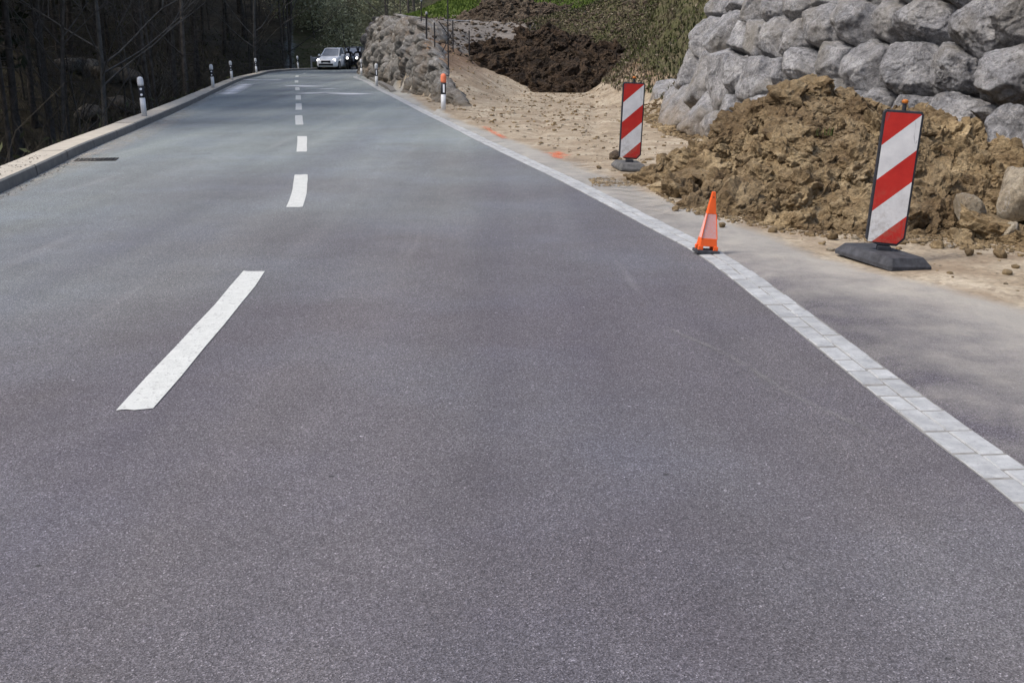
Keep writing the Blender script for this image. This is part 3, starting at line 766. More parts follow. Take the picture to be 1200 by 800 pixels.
# ------------------------------------------------------------------ heaps of soil
def heap(name, cps, outer, mat, label, cat, step=.05, nclod=900, sz=(.03, .16), amp=.07, seed=1, dens=None, lod=2, zoff=0.0, rocks=()):
    tp = TPS(cps + outer)
    P = np.array(cps + outer); x0, y0 = P[:, :2].min(0); x1, y1 = P[:, :2].max(0)
    X, Y = np.meshgrid(np.arange(x0, x1, step), np.arange(y0, y1, step))
    G0 = gz(X, Y).reshape(X.shape)
    Zb = tp(X, Y) - zoff
    Q = np.stack([X.ravel(), Y.ravel(), Zb.ravel()], 1)
    sc = .55 / max(.3, sz[1] * 4)
    nz = amp * (fbm(Q * 1.6 * sc + seed, 6, 2.1, .62) * 1.0 + .5 * ridge(Q * 4.0 * sc + seed * 2, 5)).reshape(X.shape)
    Zs = Zb + nz * sstep(-.1, .25, Zb - G0)
    Zs = np.where(Zb < G0 - .25, G0 - .3, Zs)
    ny, nx = X.shape; idx = np.arange(nx * ny).reshape(ny, nx)
    keep = ((Zs > G0 - .12)[:-1, :-1] | (Zs > G0 - .12)[1:, 1:]).ravel()
    Fq = np.stack([idx[:-1, :-1].ravel(), idx[:-1, 1:].ravel(), idx[1:, 1:].ravel(), idx[1:, :-1].ravel()], 1)[keep]
    V = np.stack([X.ravel(), Y.ravel(), Zs.ravel()], 1)
    Vs = [V]; Ft = [np.vstack([Fq[:, [0, 1, 2]], Fq[:, [0, 2, 3]]])]; b = len(V)
    g = np.random.default_rng(seed); k = 0; tries = 0
    cand = np.argwhere((Zs > G0 - .02))
    protos = [rand_rock(lod, 1, 100 * seed + q, (1, g.uniform(.6, .95), g.uniform(.45, .8)), 7, .24, 30) for q in range(30)]
    crumbs = [rand_rock(1, 1, 200 * seed + q, (1, g.uniform(.6, .95), g.uniform(.5, .8)), 6, .2, 30) for q in range(16)]
    big = [rand_rock(lod + 2, 1, 300 * seed + q, (1, g.uniform(.65, .95), g.uniform(.5, .85)), 8, .30, 30) for q in range(24)]
    for it in range(nclod * 6):
        a, c = cand[g.integers(len(cand))]
        if it < nclod: u = g.random(); s = sz[0] + (sz[1] - sz[0]) * u ** 3.6
        else: s = sz[0] * g.uniform(.35, 1.25)
        if it < nclod * .035: s = sz[1] * g.uniform(.75, 1.35)
        L_ = big if s > sz[1] * .3 else (protos if it < nclod else crumbs); PV, PF = L_[g.integers(len(L_))]
        A_ = Matrix.Rotation(g.uniform(0, 6.3), 3, 'Z') @ Matrix.Rotation(g.uniform(-1, 1), 3, 'X') @ Matrix.Rotation(g.uniform(-1, 1), 3, 'Y')
        W = (PV * s) @ np.array(A_).T + np.array([X[a, c], Y[a, c], Zs[a, c] + s * g.uniform(-.35, .45)])
        Vs.append(W); Ft.append(PF + b); b += len(W)
    o = mesh(name, np.vstack(Vs), np.vstack(Ft), mat)
    sm = np.zeros(len(o.data.polygons), bool); sm[:len(Ft[0])] = True; o.data.polygons.foreach_set('use_smooth', sm)
    tag(o, label, cat); return o, tp
g0 = lambda a, b: (*G(a, b), .07)
front = [(752, 213), (772, 228), (794, 240), (830, 250), (870, 257), (910, 265), (974, 272), (1022, 276), (1070, 279), (1130, 284), (1200, 292), (1270, 300)]
cps = [g0(*p) for p in front] + [PY(*a) for a in [(945, 101, 12.3), (905, 110, 12.5), (870, 134, 12.8), (830, 164, 13.1), (795, 187, 13.6), (985, 119, 12.0), (1020, 135, 11.7), (1055, 158, 11.4), (1100, 196, 10.9), (1150, 212, 10.4), (1200, 232, 10.0),
      (900, 178, 11.3), (960, 178, 11.0), (840, 208, 11.9), (1030, 200, 10.6), (880, 225, 10.9), (980, 235, 10.0), (1060, 235, 9.9), (1130, 250, 9.55), (1200, 262, 9.3), (1260, 262, 9.6)]]
cps += [(3.6, 13.6, .75), (3.3, 14.4, .45), (2.9, 15.6, .1), (2.4, 16.0, -.05), (4.4, 12.2, .7), (5.0, 10.6, .35), (5.3, 9.6, .2)]
outer = [(G(*p)[0] - .25, G(*p)[1] - .45, -.35) for p in front] + [(G(738, 205)[0], G(738, 205)[1], -.2), (1.7, 15.5, -.3), (2.2, 17.2, -.4), (3.4, 17.5, -.2), (6, 8.5, .0), (6.2, 11, .5)]
heap('dirt_mound', cps, outer, M_DIRT, 'big heap of light brown excavated clay clods in front of the grey boulder wall', 'dirt heap', .03, 3000, (.018, .17), .075, 4, lod=2, zoff=.13)

def z_of(px, py, Yv): return PY(px, py, Yv)
cps = [PY(*a) for a in [(560, 80, 41.2), (575, 90, 41), (600, 97, 40.6), (630, 100, 40.3), (655, 106, 39.2), (690, 108, 38.6), (708, 104, 39.6)]]
cps += [PY(*a) for a in [(568, 60, 42.6), (590, 52, 43.4), (612, 50, 43.4), (640, 38, 43.8), (662, 42, 43.4), (672, 58, 42.4), (690, 66, 42), (706, 76, 41.6), (640, 72, 41.8), (600, 75, 42), (665, 85, 40.6)]]
cps += [PY(*a) for a in [(600, 62, 46), (650, 55, 46.5), (700, 72, 45), (560, 66, 45)]]
outer = [(x_, y_, gz1(x_, y_) - .4) for x_, y_ in [(G(600, 99)[0], 38.5), (1.0, 38), (2.2, 37.5), (3.6, 37.5), (-1.9, 40), (-2.2, 44), (4.4, 40), (0, 49), (3, 49), (4.5, 46)]]
heap('dark_soil_mound', cps, outer, M_DARK, 'nearly black heap of topsoil with a brown left side behind the sand', 'soil heap', 0.09, 3200, (.03, .26), .16, 6, lod=2, zoff=.1)
cps = [PY(*a) for a in [(548, 32, 52), (570, 40, 51), (600, 44, 50.5), (640, 38, 51), (572, 8, 55), (596, 4, 55.5), (612, 14, 55), (635, 16, 55), (660, 26, 54), (590, 18, 54), (570, 20, 54), (620, 28, 53)]]
outer = [(x_, y_, gz1(x_, y_) - .5) for x_, y_ in [(-3, 49), (0, 47.5), (3, 48), (4.5, 52), (-2.6, 54), (-2, 59), (1, 60), (4, 59)]]
heap('brown_soil_mound', cps, outer, M_BROWN, 'brown heap of soil and rubble higher up the bank below the green meadow', 'soil heap', .12, 2400, (.035, .28), .18, 8, lod=2, zoff=.1)

# loose clods and stones
def lone(name, px, py, size, mat, label, cat, seed, group=None, lod=3, sq=(1, .85, .75), Yv=None, sink=.3):
    V, Fc = rand_rock(lod, size, seed, sq, 12, .1)
    if Yv is None: x, y = G(px, py); z = gz1(x, y)
    else: x, y, z = PY(px, py, Yv)
    o = mesh(name, V, Fc, mat); o.location = (x, y, z + size * sq[2] * (1 - sink)); o.rotation_euler = (0, 0, seed * 1.7)
    tag(o, label, cat, group); return o
lone('rock', 1138, 247, .135, M_PALE, 'pale rounded stone half buried in the clay heap right of the leaning beacon', 'rock', 5, lod=4, Yv=9.25, sq=(1, .9, .95), sink=1)
lone('rock', 1206, 226, .27, M_PALE, 'large tan boulder lying at the right edge against the foot of the boulder wall', 'rock', 8, lod=4, Yv=9.75, sq=(1, .8, .85), sink=1)
lone('rock', 1183, 272, .10, M_PALE, 'pointed pale stone low in the clay heap under the large tan boulder', 'rock', 12, lod=4, Yv=8.95, sq=(1, .7, .8), sink=1)
lone('dirt_clod', 776, 192, .11, M_DIRT, 'brown clod just right of the farther striped beacon foot', 'clod', 21)
lone('dirt_clod', 739, 211, .065, M_DIRT, 'small round dark clod in front of the farther striped beacon', 'clod', 23)
lone('dirt_clod', 721, 186, .10, M_BROWN, 'dark mossy clod touching the left side of the farther beacon foot', 'clod', 25)
for k, (px, py, sz_, lb) in enumerate(((846, 266, .035, 'clay clod lying on the dusty asphalt just right of the slim orange cone'), (792, 247, .04, 'clay clod at the left foot of the clay heap, above the orange cone'),
        (905, 272, .035, 'flat clay clod midway between the orange cone and the nearer beacon'), (975, 280, .045, 'clay clod beside the left corner of the nearer beacon foot'), (1098, 291, .05, 'brown clod right of the nearer beacon foot'),
        (1135, 300, .04, 'single clod on the sand below the pale rounded stone'), (1172, 303, .05, 'last clod on the sand at the right edge of the picture'), (702, 198, .04, 'tiny clod on the sand left of the farther beacon foot'))):
    lone('dirt_clod', px, py, sz_, M_DIRT, lb, 'clod', 40 + k)
g = np.random.default_rng(3)

# ------------------------------------------------------------------ striped beacons
def make_stripes():
    m = NT('red_white_sheeting', .45); co = m.coord()
    sx = m.n('ShaderNodeSeparateXYZ'); m.l(co, sx.inputs[0])
    v = m.math('ADD', m.math('SUBTRACT', 1.13, sx.outputs[2]), m.math('MULTIPLY', m.math('ADD', sx.outputs[0], .125), .94))
    f = m.math('FRACT', m.math('DIVIDE', v, .5)); g_ = m.math('LESS_THAN', f, .478)
    white = m.ramp(m.noise(9, 6, .65, co), [(.3, (.55, .55, .56)), (.7, (.70, .70, .70))])
    red = m.ramp(m.noise(9, 6, .65, co), [(.3, (.40, .018, .014)), (.7, (.52, .03, .022))])
    c = m.mix(g_, white, red)
    c = m.mix(m.ramp(m.noise(3.5, 8, .75, m.coord((1, 1, .5)), .5), [(.60, 0), (.70, .28)]), c, (.12, .11, .12))
    mud = m.math('MULTIPLY', m.ramp(m.noise(22, 7, .75, co), [(.46, 0), (.62, 1)]), m.math('MULTIPLY_ADD', sx.outputs[2], -1.3, .85, clamp=True))
    c = m.mix(m.math('MULTIPLY', mud, .75), c, (.22, .17, .12))
    sc_ = m.noise(2.2, 4, .6, m.coord((6, 1, 1.2)), 1.2); c = m.mix(m.ramp(sc_, [(.66, 0), (.69, .5), (.72, 0)]), c, (.10, .10, .11))
    m.base(c); m.bump(m.vor(160, co), .15, .002); return m.m
M_STR = make_stripes()
M_BLK = plain('black_plastic', (.028, .030, .038), .6, .3, 15, .2)
M_RUB = plain('recycled_rubber', (.052, .054, .062), .85, .45, 14, .6)
M_AMB = plain('amber_cap', (.45, .14, .02), .4)
def prism(pts, y0, y1):
    n = len(pts); V = [(x, y0, z) for x, z in pts] + [(x, y1, z) for x, z in pts]
    return V, [tuple(range(n)), tuple(range(2 * n - 1, n - 1, -1))] + [(k + n, (k + 1) % n + n, (k + 1) % n, k)[::1] for k in range(n)]
def rrect(w_, z0, z1, r, n=4, chb=0):
    pts = []
    for cx, cz, a0 in ((w_ - r, z0 + r, -90), (w_ - r, z1 - r, 0), (-w_ + r, z1 - r, 90), (-w_ + r, z0 + r, 180)):
        for k in range(n + 1): an = R(a0 + 90 * k / n); pts.append((cx + r * math.cos(an), cz + r * math.sin(an)))
    return pts
def make_beacon():
    t = empty('striped_beacon')
    mb = MB()
    base = [(-.17, -.37), (.17, -.37), (.19, -.34), (.19, .34), (.17, .37), (-.17, .37), (-.19, .34), (-.19, -.34)]
    ca, sa = math.cos(R(24)), math.sin(R(24)); base = [(x * ca - y * sa, x * sa + y * ca) for x, y in base]
    V = [(x, y, 0) for x, y in base] + [(x, y, .03) for x, y in base] + [(x * .80, y * .88, .09) for x, y in base]
    n = len(base); mb.add(V, [tuple(range(n - 1, -1, -1)), tuple(range(2 * n, 3 * n))] + [(r_ * n + k, r_ * n + (k + 1) % n, (r_ + 1) * n + (k + 1) % n, (r_ + 1) * n + k) for r_ in (0, 1) for k in range(n)])
    mb.build('foot', M_RUB, t, bevel=.004)
    mb = MB(); mb.box((0, 0, .10), (.10, .06, .05)); mb.build('socket', M_BLK, t, bevel=.006)
    V, Fs = prism([(-.05, .13), (-.145, .17), (-.145, 1.13), (-.13, 1.152), (.13, 1.152), (.145, 1.13), (.145, .19), (.09, .13)], -.022, .022)
    mb = MB(); mb.add(V, Fs); mb.build('frame', M_BLK, t, bevel=.006)
    V, Fs = prism([(-.128, .155), (-.128, 1.125), (-.12, 1.135), (.12, 1.135), (.128, 1.125), (.128, .20), (.085, .15)], -.026, .026)
    mb = MB(); mb.add(V, Fs); mb.build('striped_panel', M_STR, t)
    mb = MB(); mb.lathe([(.016, 1.15), (.016, 1.20), (.022, 1.20), (.022, 1.205)], n=12); mb.build('lamp_peg', M_BLK, t)
    mb = MB(); mb.lathe([(.021, 1.205), (.024, 1.215), (.022, 1.228), (.01, 1.235)], n=14); mb.build('cap', M_AMB, t, True)
    return t
# fix panel stripes orientation: objects keep local z so the pattern follows the panel
bx, by = G(1033, 306.5)
b1 = make_beacon(); b1.location = (bx, by, gz1(bx, by) + .006); b1.rotation_euler = (0, R(3.6), R(-6)); b1.scale = (.95, .90, .93)
tag(b1, 'red and white striped warning beacon leaning on its black foot before the clay heap', 'traffic beacon', 'striped beacons at the roadside works')
bx, by = G(737, 198)
b2 = copy_tree(b1); b2.location = (bx, by, gz1(bx, by) + .005); b2.rotation_euler = (0, R(2.0), R(4)); b2.scale = (.97, .97, .925)
tag(b2, 'farther red and white striped warning beacon on the sand left of the clay heap', 'traffic beacon', 'striped beacons at the roadside works')
mg = plain('dusty_rubber', (.11, .11, .11), .9, .4, 14, .6)
for c in b2.children:
    if c.name.startswith('foot'): c.data = c.data.copy(); c.data.materials[0] = mg; c.rotation_euler = (0, 0, R(-24)); c.scale = (.95, .85, 1)

# folding cone
M_ORG = plain('orange_plastic', (.83, .125, .025), .5, .08, 10)
m = NT('reflective_mesh_band', .5); co = m.coord(); m.base(m.mix(m.ramp(m.vor(120, co), [(.2, 0), (.5, .7)]), (.62, .50, .50), (.78, .30, .24))); M_BAND = m.m
cx, cy = G(827, 297)
cone = empty('folding_cone', (cx, cy, .014), (0, R(5.5), R(8))); tag(cone, 'slim orange folding cone with a white mesh band standing on the paved edge strip', 'traffic cone')
def frust(z0, z1, w0, w1, d0, d1):
    mb = MB(); V = [(-w0, -d0, z0), (w0, -d0, z0), (w0, d0, z0), (-w0, d0, z0), (-w1, -d1, z1), (w1, -d1, z1), (w1, d1, z1), (-w1, d1, z1)]
    mb.add(V, [(3, 2, 1, 0), (4, 5, 6, 7), (0, 1, 5, 4), (1, 2, 6, 5), (2, 3, 7, 6), (3, 0, 4, 7)]); return mb
wz = lambda z: .074 - (.074 - .012) * z / .455
dz = lambda z: .05 - (.05 - .009) * z / .455
frust(.105, .285, wz(.105) - .002, wz(.285) - .002, dz(.105) - .002, dz(.285) - .002).build('reflective_band', M_BAND, cone)
frust(.285, .45, wz(.285), wz(.45), dz(.285), dz(.45)).build('tip', M_ORG, cone, bevel=.004)
mb = frust(.045, .105, wz(.045), wz(.105), dz(.045), dz(.105))
for sx in (-1, 1):
    for sy in (-1, 1): mb.box((sx * .058, sy * .036, .032), (.036, .03, .03))
mb.build('skirt', M_ORG, cone, bevel=.003)
mb = MB()
for sx in (-1, 1):
    mb.tube([(sx * wz(.1), -dz(.1) - .001, .1), (sx * wz(.29), -dz(.29) - .001, .29)], .0035, 6)
mb.build('edge_piping', M_ORG, cone)
mb = MB(); mb.box((0, 0, .004), (.175, .13, .026)); mb.build('weighted_foot', M_RUB, cone, bevel=.005)
mb = MB(); mb.lathe([(.005, -.001), (.005, .001)], (0, -dz(.41) - .001, .41), 10, M=Matrix.Rotation(R(90), 3, 'X')); mb.build('eyelet', M_BLK, cone)

# ------------------------------------------------------------------ delineator posts
M_WHT = plain('white_plastic', (.66, .67, .68), .5, .12, 6)
M_REF = plain('white_reflector', (.9, .92, .95), .25, .02)
M_CAPO = plain('orange_cap', (.88, .24, .12), .5, .1)
def post_body(dots, cap=None):
    t = empty('delineator_post')
    mb = MB(); mb.lathe([(.058, 0), (.058, .43)], n=18, sy=.8); mb.build('lower_body', M_WHT, t, True)
    mb = MB(); mb.lathe([(.060, .43), (.060, .70)], n=18, sy=.8); mb.build('black_band', M_BLK, t, True)
    mb = MB(); mb.lathe([(.062, .70), (.066, .74), (.066, .84), (.055, .885), (.03, .905), (.005, .91)], n=18, sy=.8); mb.build('rounded_top', cap or M_WHT, t, True)
    if dots:
        for z in (.50, .63):
            mb = MB(); mb.lathe([(.027, -.004), (.027, .004)], (0, -.05, z), 14, M=Matrix.Rotation(R(90), 3, 'X')); mb.build('reflector', M_REF, t)
    else:
        mb = MB(); mb.box((.012, -.051, .565), (.042, .012, .19)); mb.build('reflector', M_REF, t, bevel=.003)
    return t
L0 = post_body(True)
px_l = [(169.5, 137.5, 'nearest white delineator post on the left kerb, with two round reflectors'), (249.5, 97.2, 'second nearest white delineator post along the left kerb, in front of the dark forest'),
        (271.5, 87.3, 'third white delineator post along the left kerb, before the kerb bends'), (300.5, 82, 'fourth white delineator post, just left of the tall pale tree trunk'), (349.5, 80.2, 'farthest white delineator post, left of the oncoming white car')]
for i, (px, py, lb) in enumerate(px_l):
    o = L0 if i == 0 else copy_tree(L0)
    x, y = G(px, py, .12)
    d = sdist(np.array([[x, y]]), KC)[0]
    k = np.argmin(np.linalg.norm(KC - np.array([x, y]), axis=1)); tt, nn = normals2(KC)
    # slide along the view ray onto the kerb top
    best = min(np.linspace(.7, 1.25, 500), key=lambda s: abs(sdist(np.array([[x * s, y * s]]), KC[max(0, k - 25):k + 25])[0] - .15))
    o.scale = (.95, .95, .87); o.location = (x * best, y * best, .124); o.rotation_euler = (0, R(-2.5), R(8)); tag(o, lb, 'road post', 'white posts along the left kerb')
    print('post', i, round(d, 2), best)
R0 = post_body(False, M_CAPO); x, y = G(519.5, 131); R0.location = (x, y, gz1(x, y) - .02); R0.rotation_euler = (0, R(1), 0)
for c in R0.children:
    if c.name.startswith('rounded_top'): ocap = c
tag(R0, 'delineator post with bright orange cap on the verge before the rough rock face', 'road post', 'posts along the right verge')
R1 = post_body(False)
for px, py, lb in ((438.5, 101, 'white capped delineator post at the foot of the distant rough rock face'), (421.5, 88, 'farthest right-hand delineator post, at the rock face corner by the motorcycles')):
    o = R1 if px > 430 else copy_tree(R1); x, y = G(px, py)
    o.location = (x + .1, y, gz1(x, y)); tag(o, lb, 'road post', 'posts along the right verge')

# ------------------------------------------------------------------ stakes, pole and fence on the plateau
M_STEEL = plain('rusty_steel', (.035, .033, .035), .7, .4, 12)
M_GALV = plain('galvanised_steel', (.30, .31, .32), .5, .1, 12)
def on_ground(px, py, guess):
    r = ray(px, py); t = np.linspace(20, 110, 1800)
    for q in t:
        p = r * q
        if gz1(p[0], p[1]) > HC + p[2]: return (p[0], p[1], gz1(p[0], p[1]))
    return PY(px, py, guess)
def zt(py_top, y): return PY(600, py_top, y)[2]
fx = [on_ground(509.5, 58, 41), on_ground(531, 61, 42), on_ground(550, 66, 43)]
fen = empty('wire_fence', fx[0]); tag(fen, 'low fence of dark stakes and a thin rail on the bank above the rock face', 'fence')
tops = []
for q, (p, ty) in enumerate(zip(fx, (27, 24, 36))):
    mb = MB(); a = np.array(p) - np.array(fx[0]); tp_ = a + np.array([0, 0, zt(ty, p[1]) - p[2]]); tops.append(tp_)
    mb.tube([a - np.array([0, 0, .3]), tp_], .026, 6); mb.build('fence_post', M_STEEL, fen)
mb = MB(); a = tops[1]; mb.tube([a + np.array([-.3, 0, 0]), a + np.array([.55, .4, -.02])], .022, 6); mb.build('top_rail', M_GALV, fen)
mb = MB()
for k in range(1, 4):
    f = k / 4
    pts = [np.array(fx[j]) - np.array(fx[0]) + (tops[j] - (np.array(fx[j]) - np.array(fx[0]))) * f for j in range(3)]
    mb.tube(pts, .006, 4)
mb.build('fence_wire', M_STEEL, fen)
mb = MB(); mb.tube([np.array([.15, 0, .9]), np.array([.55, .1, .35])], .018, 5); mb.tube([np.array([.65, .1, .65]), np.array([.25, 0, -.1])], .018, 5); mb.build('fence_brace', M_STEEL, fen)
for px, b, tpy, lb, r_ in ((500, 47, 17, 'dark metal stake with a pale tip on top of the rough rock face', .03), (525.5, 80, -20, 'tall thin dark pole rising out of the picture beside the fence', .022),
                           (494, 34, 2, 'thin stake behind the grey blocks on the rock face, left of the pale-tipped stake', .02), (441, 30, 6, 'short dark stake at the left end of the rock face top', .03)):
    p = on_ground(px, b, 44); L = zt(tpy, p[1]) - p[2]
    t = empty('metal_stake' if tpy > -5 else 'metal_pole', p); tag(t, lb, 'stake' if tpy > -5 else 'pole')
    mb = MB(); mb.tube([(0, 0, -.3), (0, 0, L * .5), (.01, 0, L)], r_, 7); mb.build('shaft', M_STEEL, t)
    if tpy > -5: mb = MB(); mb.lathe([(.04, 0), (.045, .05), (.02, .09)], (.01, 0, L), 8); mb.build('tip', M_GALV, t)

# ------------------------------------------------------------------ vehicles
M_CARP = plain('white_car_paint', (.85, .86, .88), .25, .03, 3, spec=.5)
M_CARD = plain('dark_car_paint', (.02, .022, .028), .25, .1, 3, spec=.5)
M_GLS = plain('glass_painted_sheen', (.24, .26, .29), .12, .1, 3, spec=.8)  # pale bluish base colour stands in for light reflected off the glass
M_TYRE = plain('tyre_rubber', (.02, .02, .02), .85)
M_RIM = plain('alloy_rim', (.35, .35, .36), .35, .05, metal=.6)
M_GRIL = plain('black_grille', (.012, .012, .014), .5)
m = NT('headlight_lit', .2); m.base((1, 1, 1)); m.b.inputs['Emission Color'].default_value = (1, .97, .9, 1); m.b.inputs['Emission Strength'].default_value = 3.0; M_LIT = m.m
m = NT('plate_white', .5); m.base((.7, .7, .7)); M_PLATE = m.m
def loft(sections):
    """sections: list of (y, [(x,z)...]) rings"""
    V = []; n = len(sections[0][1])
    for y, ring in sections: V += [(x, y, z) for x, z in ring]
    Fs = [(i * n + k, i * n + (k + 1) % n, (i + 1) * n + (k + 1) % n, (i + 1) * n + k) for i in range(len(sections) - 1) for k in range(n)]
    Fs.append(tuple(range(n - 1, -1, -1))); Fs.append(tuple((len(sections) - 1) * n + k for k in range(n)))
    return V, Fs
def car(paint, name, lit=True):
    t = empty(name)         # front faces -Y, length 4.2
    def ring(w_, zb, zt_, tumble=.9, sh=.62):
        zs = zb + (zt_ - zb) * sh
        return [(-w_ * .9, zb), (-w_, zb + .1), (-w_, zs), (-w_ * tumble, zt_ - .03), (-w_ * tumble * .85, zt_), (w_ * tumble * .85, zt_), (w_ * tumble, zt_ - .03), (w_, zs), (w_, zb + .1), (w_ * .9, zb)]
    mb = MB(); mb.add(*loft([(-2.08, ring(.62, .30, .62)), (-2.0, ring(.76, .22, .70)), (-1.75, ring(.86, .20, .78)), (-1.2, ring(.88, .20, .90)), (-.75, ring(.885, .20, .97)), (.2, ring(.89, .20, .98)), (1.3, ring(.88, .20, 1.0)), (1.85, ring(.84, .24, 1.0)), (2.08, ring(.76, .34, .9))]))
    mb.build('body', paint, t, True, bevel=.03)
    def gr(w_, zt_, k=.8): return [(-w_, .9), (-w_ * k, zt_), (w_ * k, zt_), (w_, .9)]
    mb = MB(); mb.add(*loft([(-.98, gr(.74, .95, .98)), (-.28, gr(.78, 1.43, .76)), (.1, gr(.79, 1.475, .78)), (1.1, gr(.79, 1.46, .77)), (1.75, gr(.76, 1.15, .85)), (1.85, gr(.74, .98, .95))]))
    mb.build('glasshouse', M_GLS, t, False, bevel=.02)
    mb = MB(); mb.add([(-.62, -.30, 1.437), (.62, -.30, 1.437), (.64, .1, 1.487), (-.64, .1, 1.487), (.63, 1.15, 1.475), (-.63, 1.15, 1.475), (-.60, -.3, 1.462), (.60, -.3, 1.462), (.62, .1, 1.505), (-.62, .1, 1.505), (.61, 1.15, 1.492), (-.61, 1.15, 1.492)],
                      [(6, 7, 8, 9), (9, 8, 10, 11), (0, 1, 7, 6), (1, 2, 8, 7), (2, 4, 10, 8), (4, 5, 11, 10), (5, 3, 9, 11), (3, 0, 6, 9)])
    mb.build('roof', paint, t, True)
    for s in (-1, 1):
        mb = MB(); mb.tube([(s * .74, -.99, .94), (s * .60, -.29, 1.45)], .035, 6); mb.build('pillar', paint, t)
        mb = MB(); mb.tube([(s * .775, .38, .96), (s * .625, .38, 1.46)], .035, 6); mb.build('pillar', paint, t)
        mb = MB(); mb.box((s * .99, -.72, 1.0), (.2, .12, .14)); mb.build('wing_mirror', paint, t, bevel=.03)
        mb = MB(); mb.lathe([(.075, 0), (.10, .02), (.09, .05)], (s * .66, -1.93, .66), 14, sx=1.25, M=Matrix.Rotation(R(90), 3, 'X')); mb.build('headlight', M_LIT if lit else M_PLATE, t)
        for y in (-1.3, 1.28):
            mb = MB(); mb.lathe([(.2, -.1), (.30, -.1), (.315, -.05), (.315, .05), (.30, .1), (.2, .1)], (s * .80, y, .315), 24, M=Matrix.Rotation(R(90), 3, 'Y')); wl = mb.build('wheel', M_TYRE, t, True)
            mb = MB(); mb.lathe([(.2, -.102), (.2, .105), (.05, .11)], (s * .80, y, .315), 14, M=Matrix.Rotation(R(90), 3, 'Y')); mb.build('rim', M_RIM, wl)
    mb = MB(); mb.box((0, -2.06, .56), (.78, .08, .16)); mb.build('grille', M_GRIL, t, bevel=.02)
    mb = MB(); mb.box((0, -2.05, .36), (1.2, .1, .14)); mb.build('bumper_intake', M_GRIL, t, bevel=.02)
    mb = MB(); mb.box((0, -2.115, .47), (.42, .02, .09)); mb.build('number_plate', M_PLATE, t)
    return t
x, y = G(387.5, 82.2)
c1 = car(M_CARP, 'white_car'); c1.location = (x, y + 1.6, .004); c1.rotation_euler = (0, 0, R(-9)); c1.scale = (.83, .86, .95)
tag(c1, 'oncoming white hatchback with its headlights on, coming round the bend', 'car')
x, y = PY(413, 78, 86)[:2]
c2 = car(M_CARD, 'dark_car', False); c2.location = (x, y + 1.5, .004); c2.rotation_euler = (0, 0, R(-8))
tag(c2, 'dark car mostly hidden behind the two motorcycles at the bend', 'car')

M_LEA = plain('black_leather', (.012, .012, .014), .6)
M_HEL = plain('helmet_black', (.015, .015, .02), .2, .1, spec=.6)
M_VIS = plain('visor', (.03, .035, .04), .1, .1, spec=.8)
def skin_body(name, joints, edges, parent, mat):
    me = bpy.data.meshes.new(name); me.from_pydata([j[:3] for j in joints], [], edges); me.update()
    o = bpy.data.objects.new(name, me); COL.objects.link(o); o.parent = parent
    m = o.modifiers.new('skin', 'SKIN'); sv = me.skin_vertices[0].data if me.skin_vertices else None
    if sv is None:
        bm = bmesh.new(); bm.from_mesh(me); bm.verts.layers.skin.verify(); bm.to_mesh(me); bm.free(); sv = me.skin_vertices[0].data
    for v, j in zip(sv, joints): v.radius = (j[3], j[3])
    sv[0].use_root = True
    s = o.modifiers.new('sub', 'SUBSURF'); s.levels = 1; s.render_levels = 2; m.use_smooth_shade = True
    me.materials.append(mat); return o
def motorcycle():
    t = empty('motorcycle')
    for y in (-.72, .72):
        mb = MB(); mb.lathe([(.22, -.06), (.30, -.055), (.32, -.02), (.32, .02), (.30, .055), (.22, .06)], (0, y, .32), 24, M=Matrix.Rotation(R(90), 3, 'Y')); wl = mb.build('wheel', M_TYRE, t, True)
        mb = MB(); mb.lathe([(.2, -.03), (.2, .03), (.04, .05)], (0, y, .32), 12, M=Matrix.Rotation(R(90), 3, 'Y')); mb.build('rim', M_RIM, wl)
    mb = MB(); mb.box((0, .0, .45), (.34, .62, .36), taper=.8); mb.build('engine', M_GRIL, t, bevel=.04)
    mb = MB(); mb.lathe([(.02, -.3), (.17, -.2), (.2, 0), (.16, .22), (.05, .3)], (0, -.1, .82), 14, sy=.75, M=Matrix.Rotation(R(80), 3, 'X')); mb.build('fuel_tank', M_CARD, t, True)
    mb = MB(); mb.box((0, .5, .82), (.26, .62, .1)); mb.build('seat', M_LEA, t, bevel=.03)
    mb = MB(); mb.add(*loft([(-.86, [(-.06, .78), (-.1, .95), (.1, .95), (.06, .78)]), (-.7, [(-.2, .62), (-.22, 1.06), (.22, 1.06), (.2, .62)]), (-.45, [(-.24, .5), (-.22, 1.12), (.22, 1.12), (.24, .5)])])); mb.build('fairing', M_CARD, t, True, bevel=.03)
    mb = MB(); mb.add([(-.17, -.72, 1.05), (.17, -.72, 1.05), (.13, -.5, 1.3), (-.13, -.5, 1.3)], [(0, 1, 2, 3)]); mb.build('windscreen', M_GLS, t)
    mb = MB(); mb.lathe([(.06, 0), (.095, .03), (.08, .07)], (0, -.82, .92), 16, M=Matrix.Rotation(R(90), 3, 'X')); mb.build('headlight', M_LIT, t)
    mb = MB(); mb.tube([(-.38, -.38, 1.08), (-.2, -.5, 1.06), (.2, -.5, 1.06), (.38, -.38, 1.08)], .018, 8); mb.build('handlebar', M_STEEL, t)
    for s in (-1, 1):
        mb = MB(); mb.tube([(s * .09, -.72, .32), (s * .09, -.5, 1.0)], .03, 8); mb.build('fork', M_STEEL, t)
        mb = MB(); mb.tube([(s * .3, -.48, 1.08), (s * .36, -.5, 1.22)], .01, 5); mb.box((s * .38, -.5, 1.25), (.12, .03, .08)); mb.build('mirror', M_STEEL, t)
    mb = MB(); mb.tube([(.2, .1, .3), (.22, .5, .32), (.24, .85, .42)], .05, 8); mb.build('exhaust', M_STEEL, t)
    return t
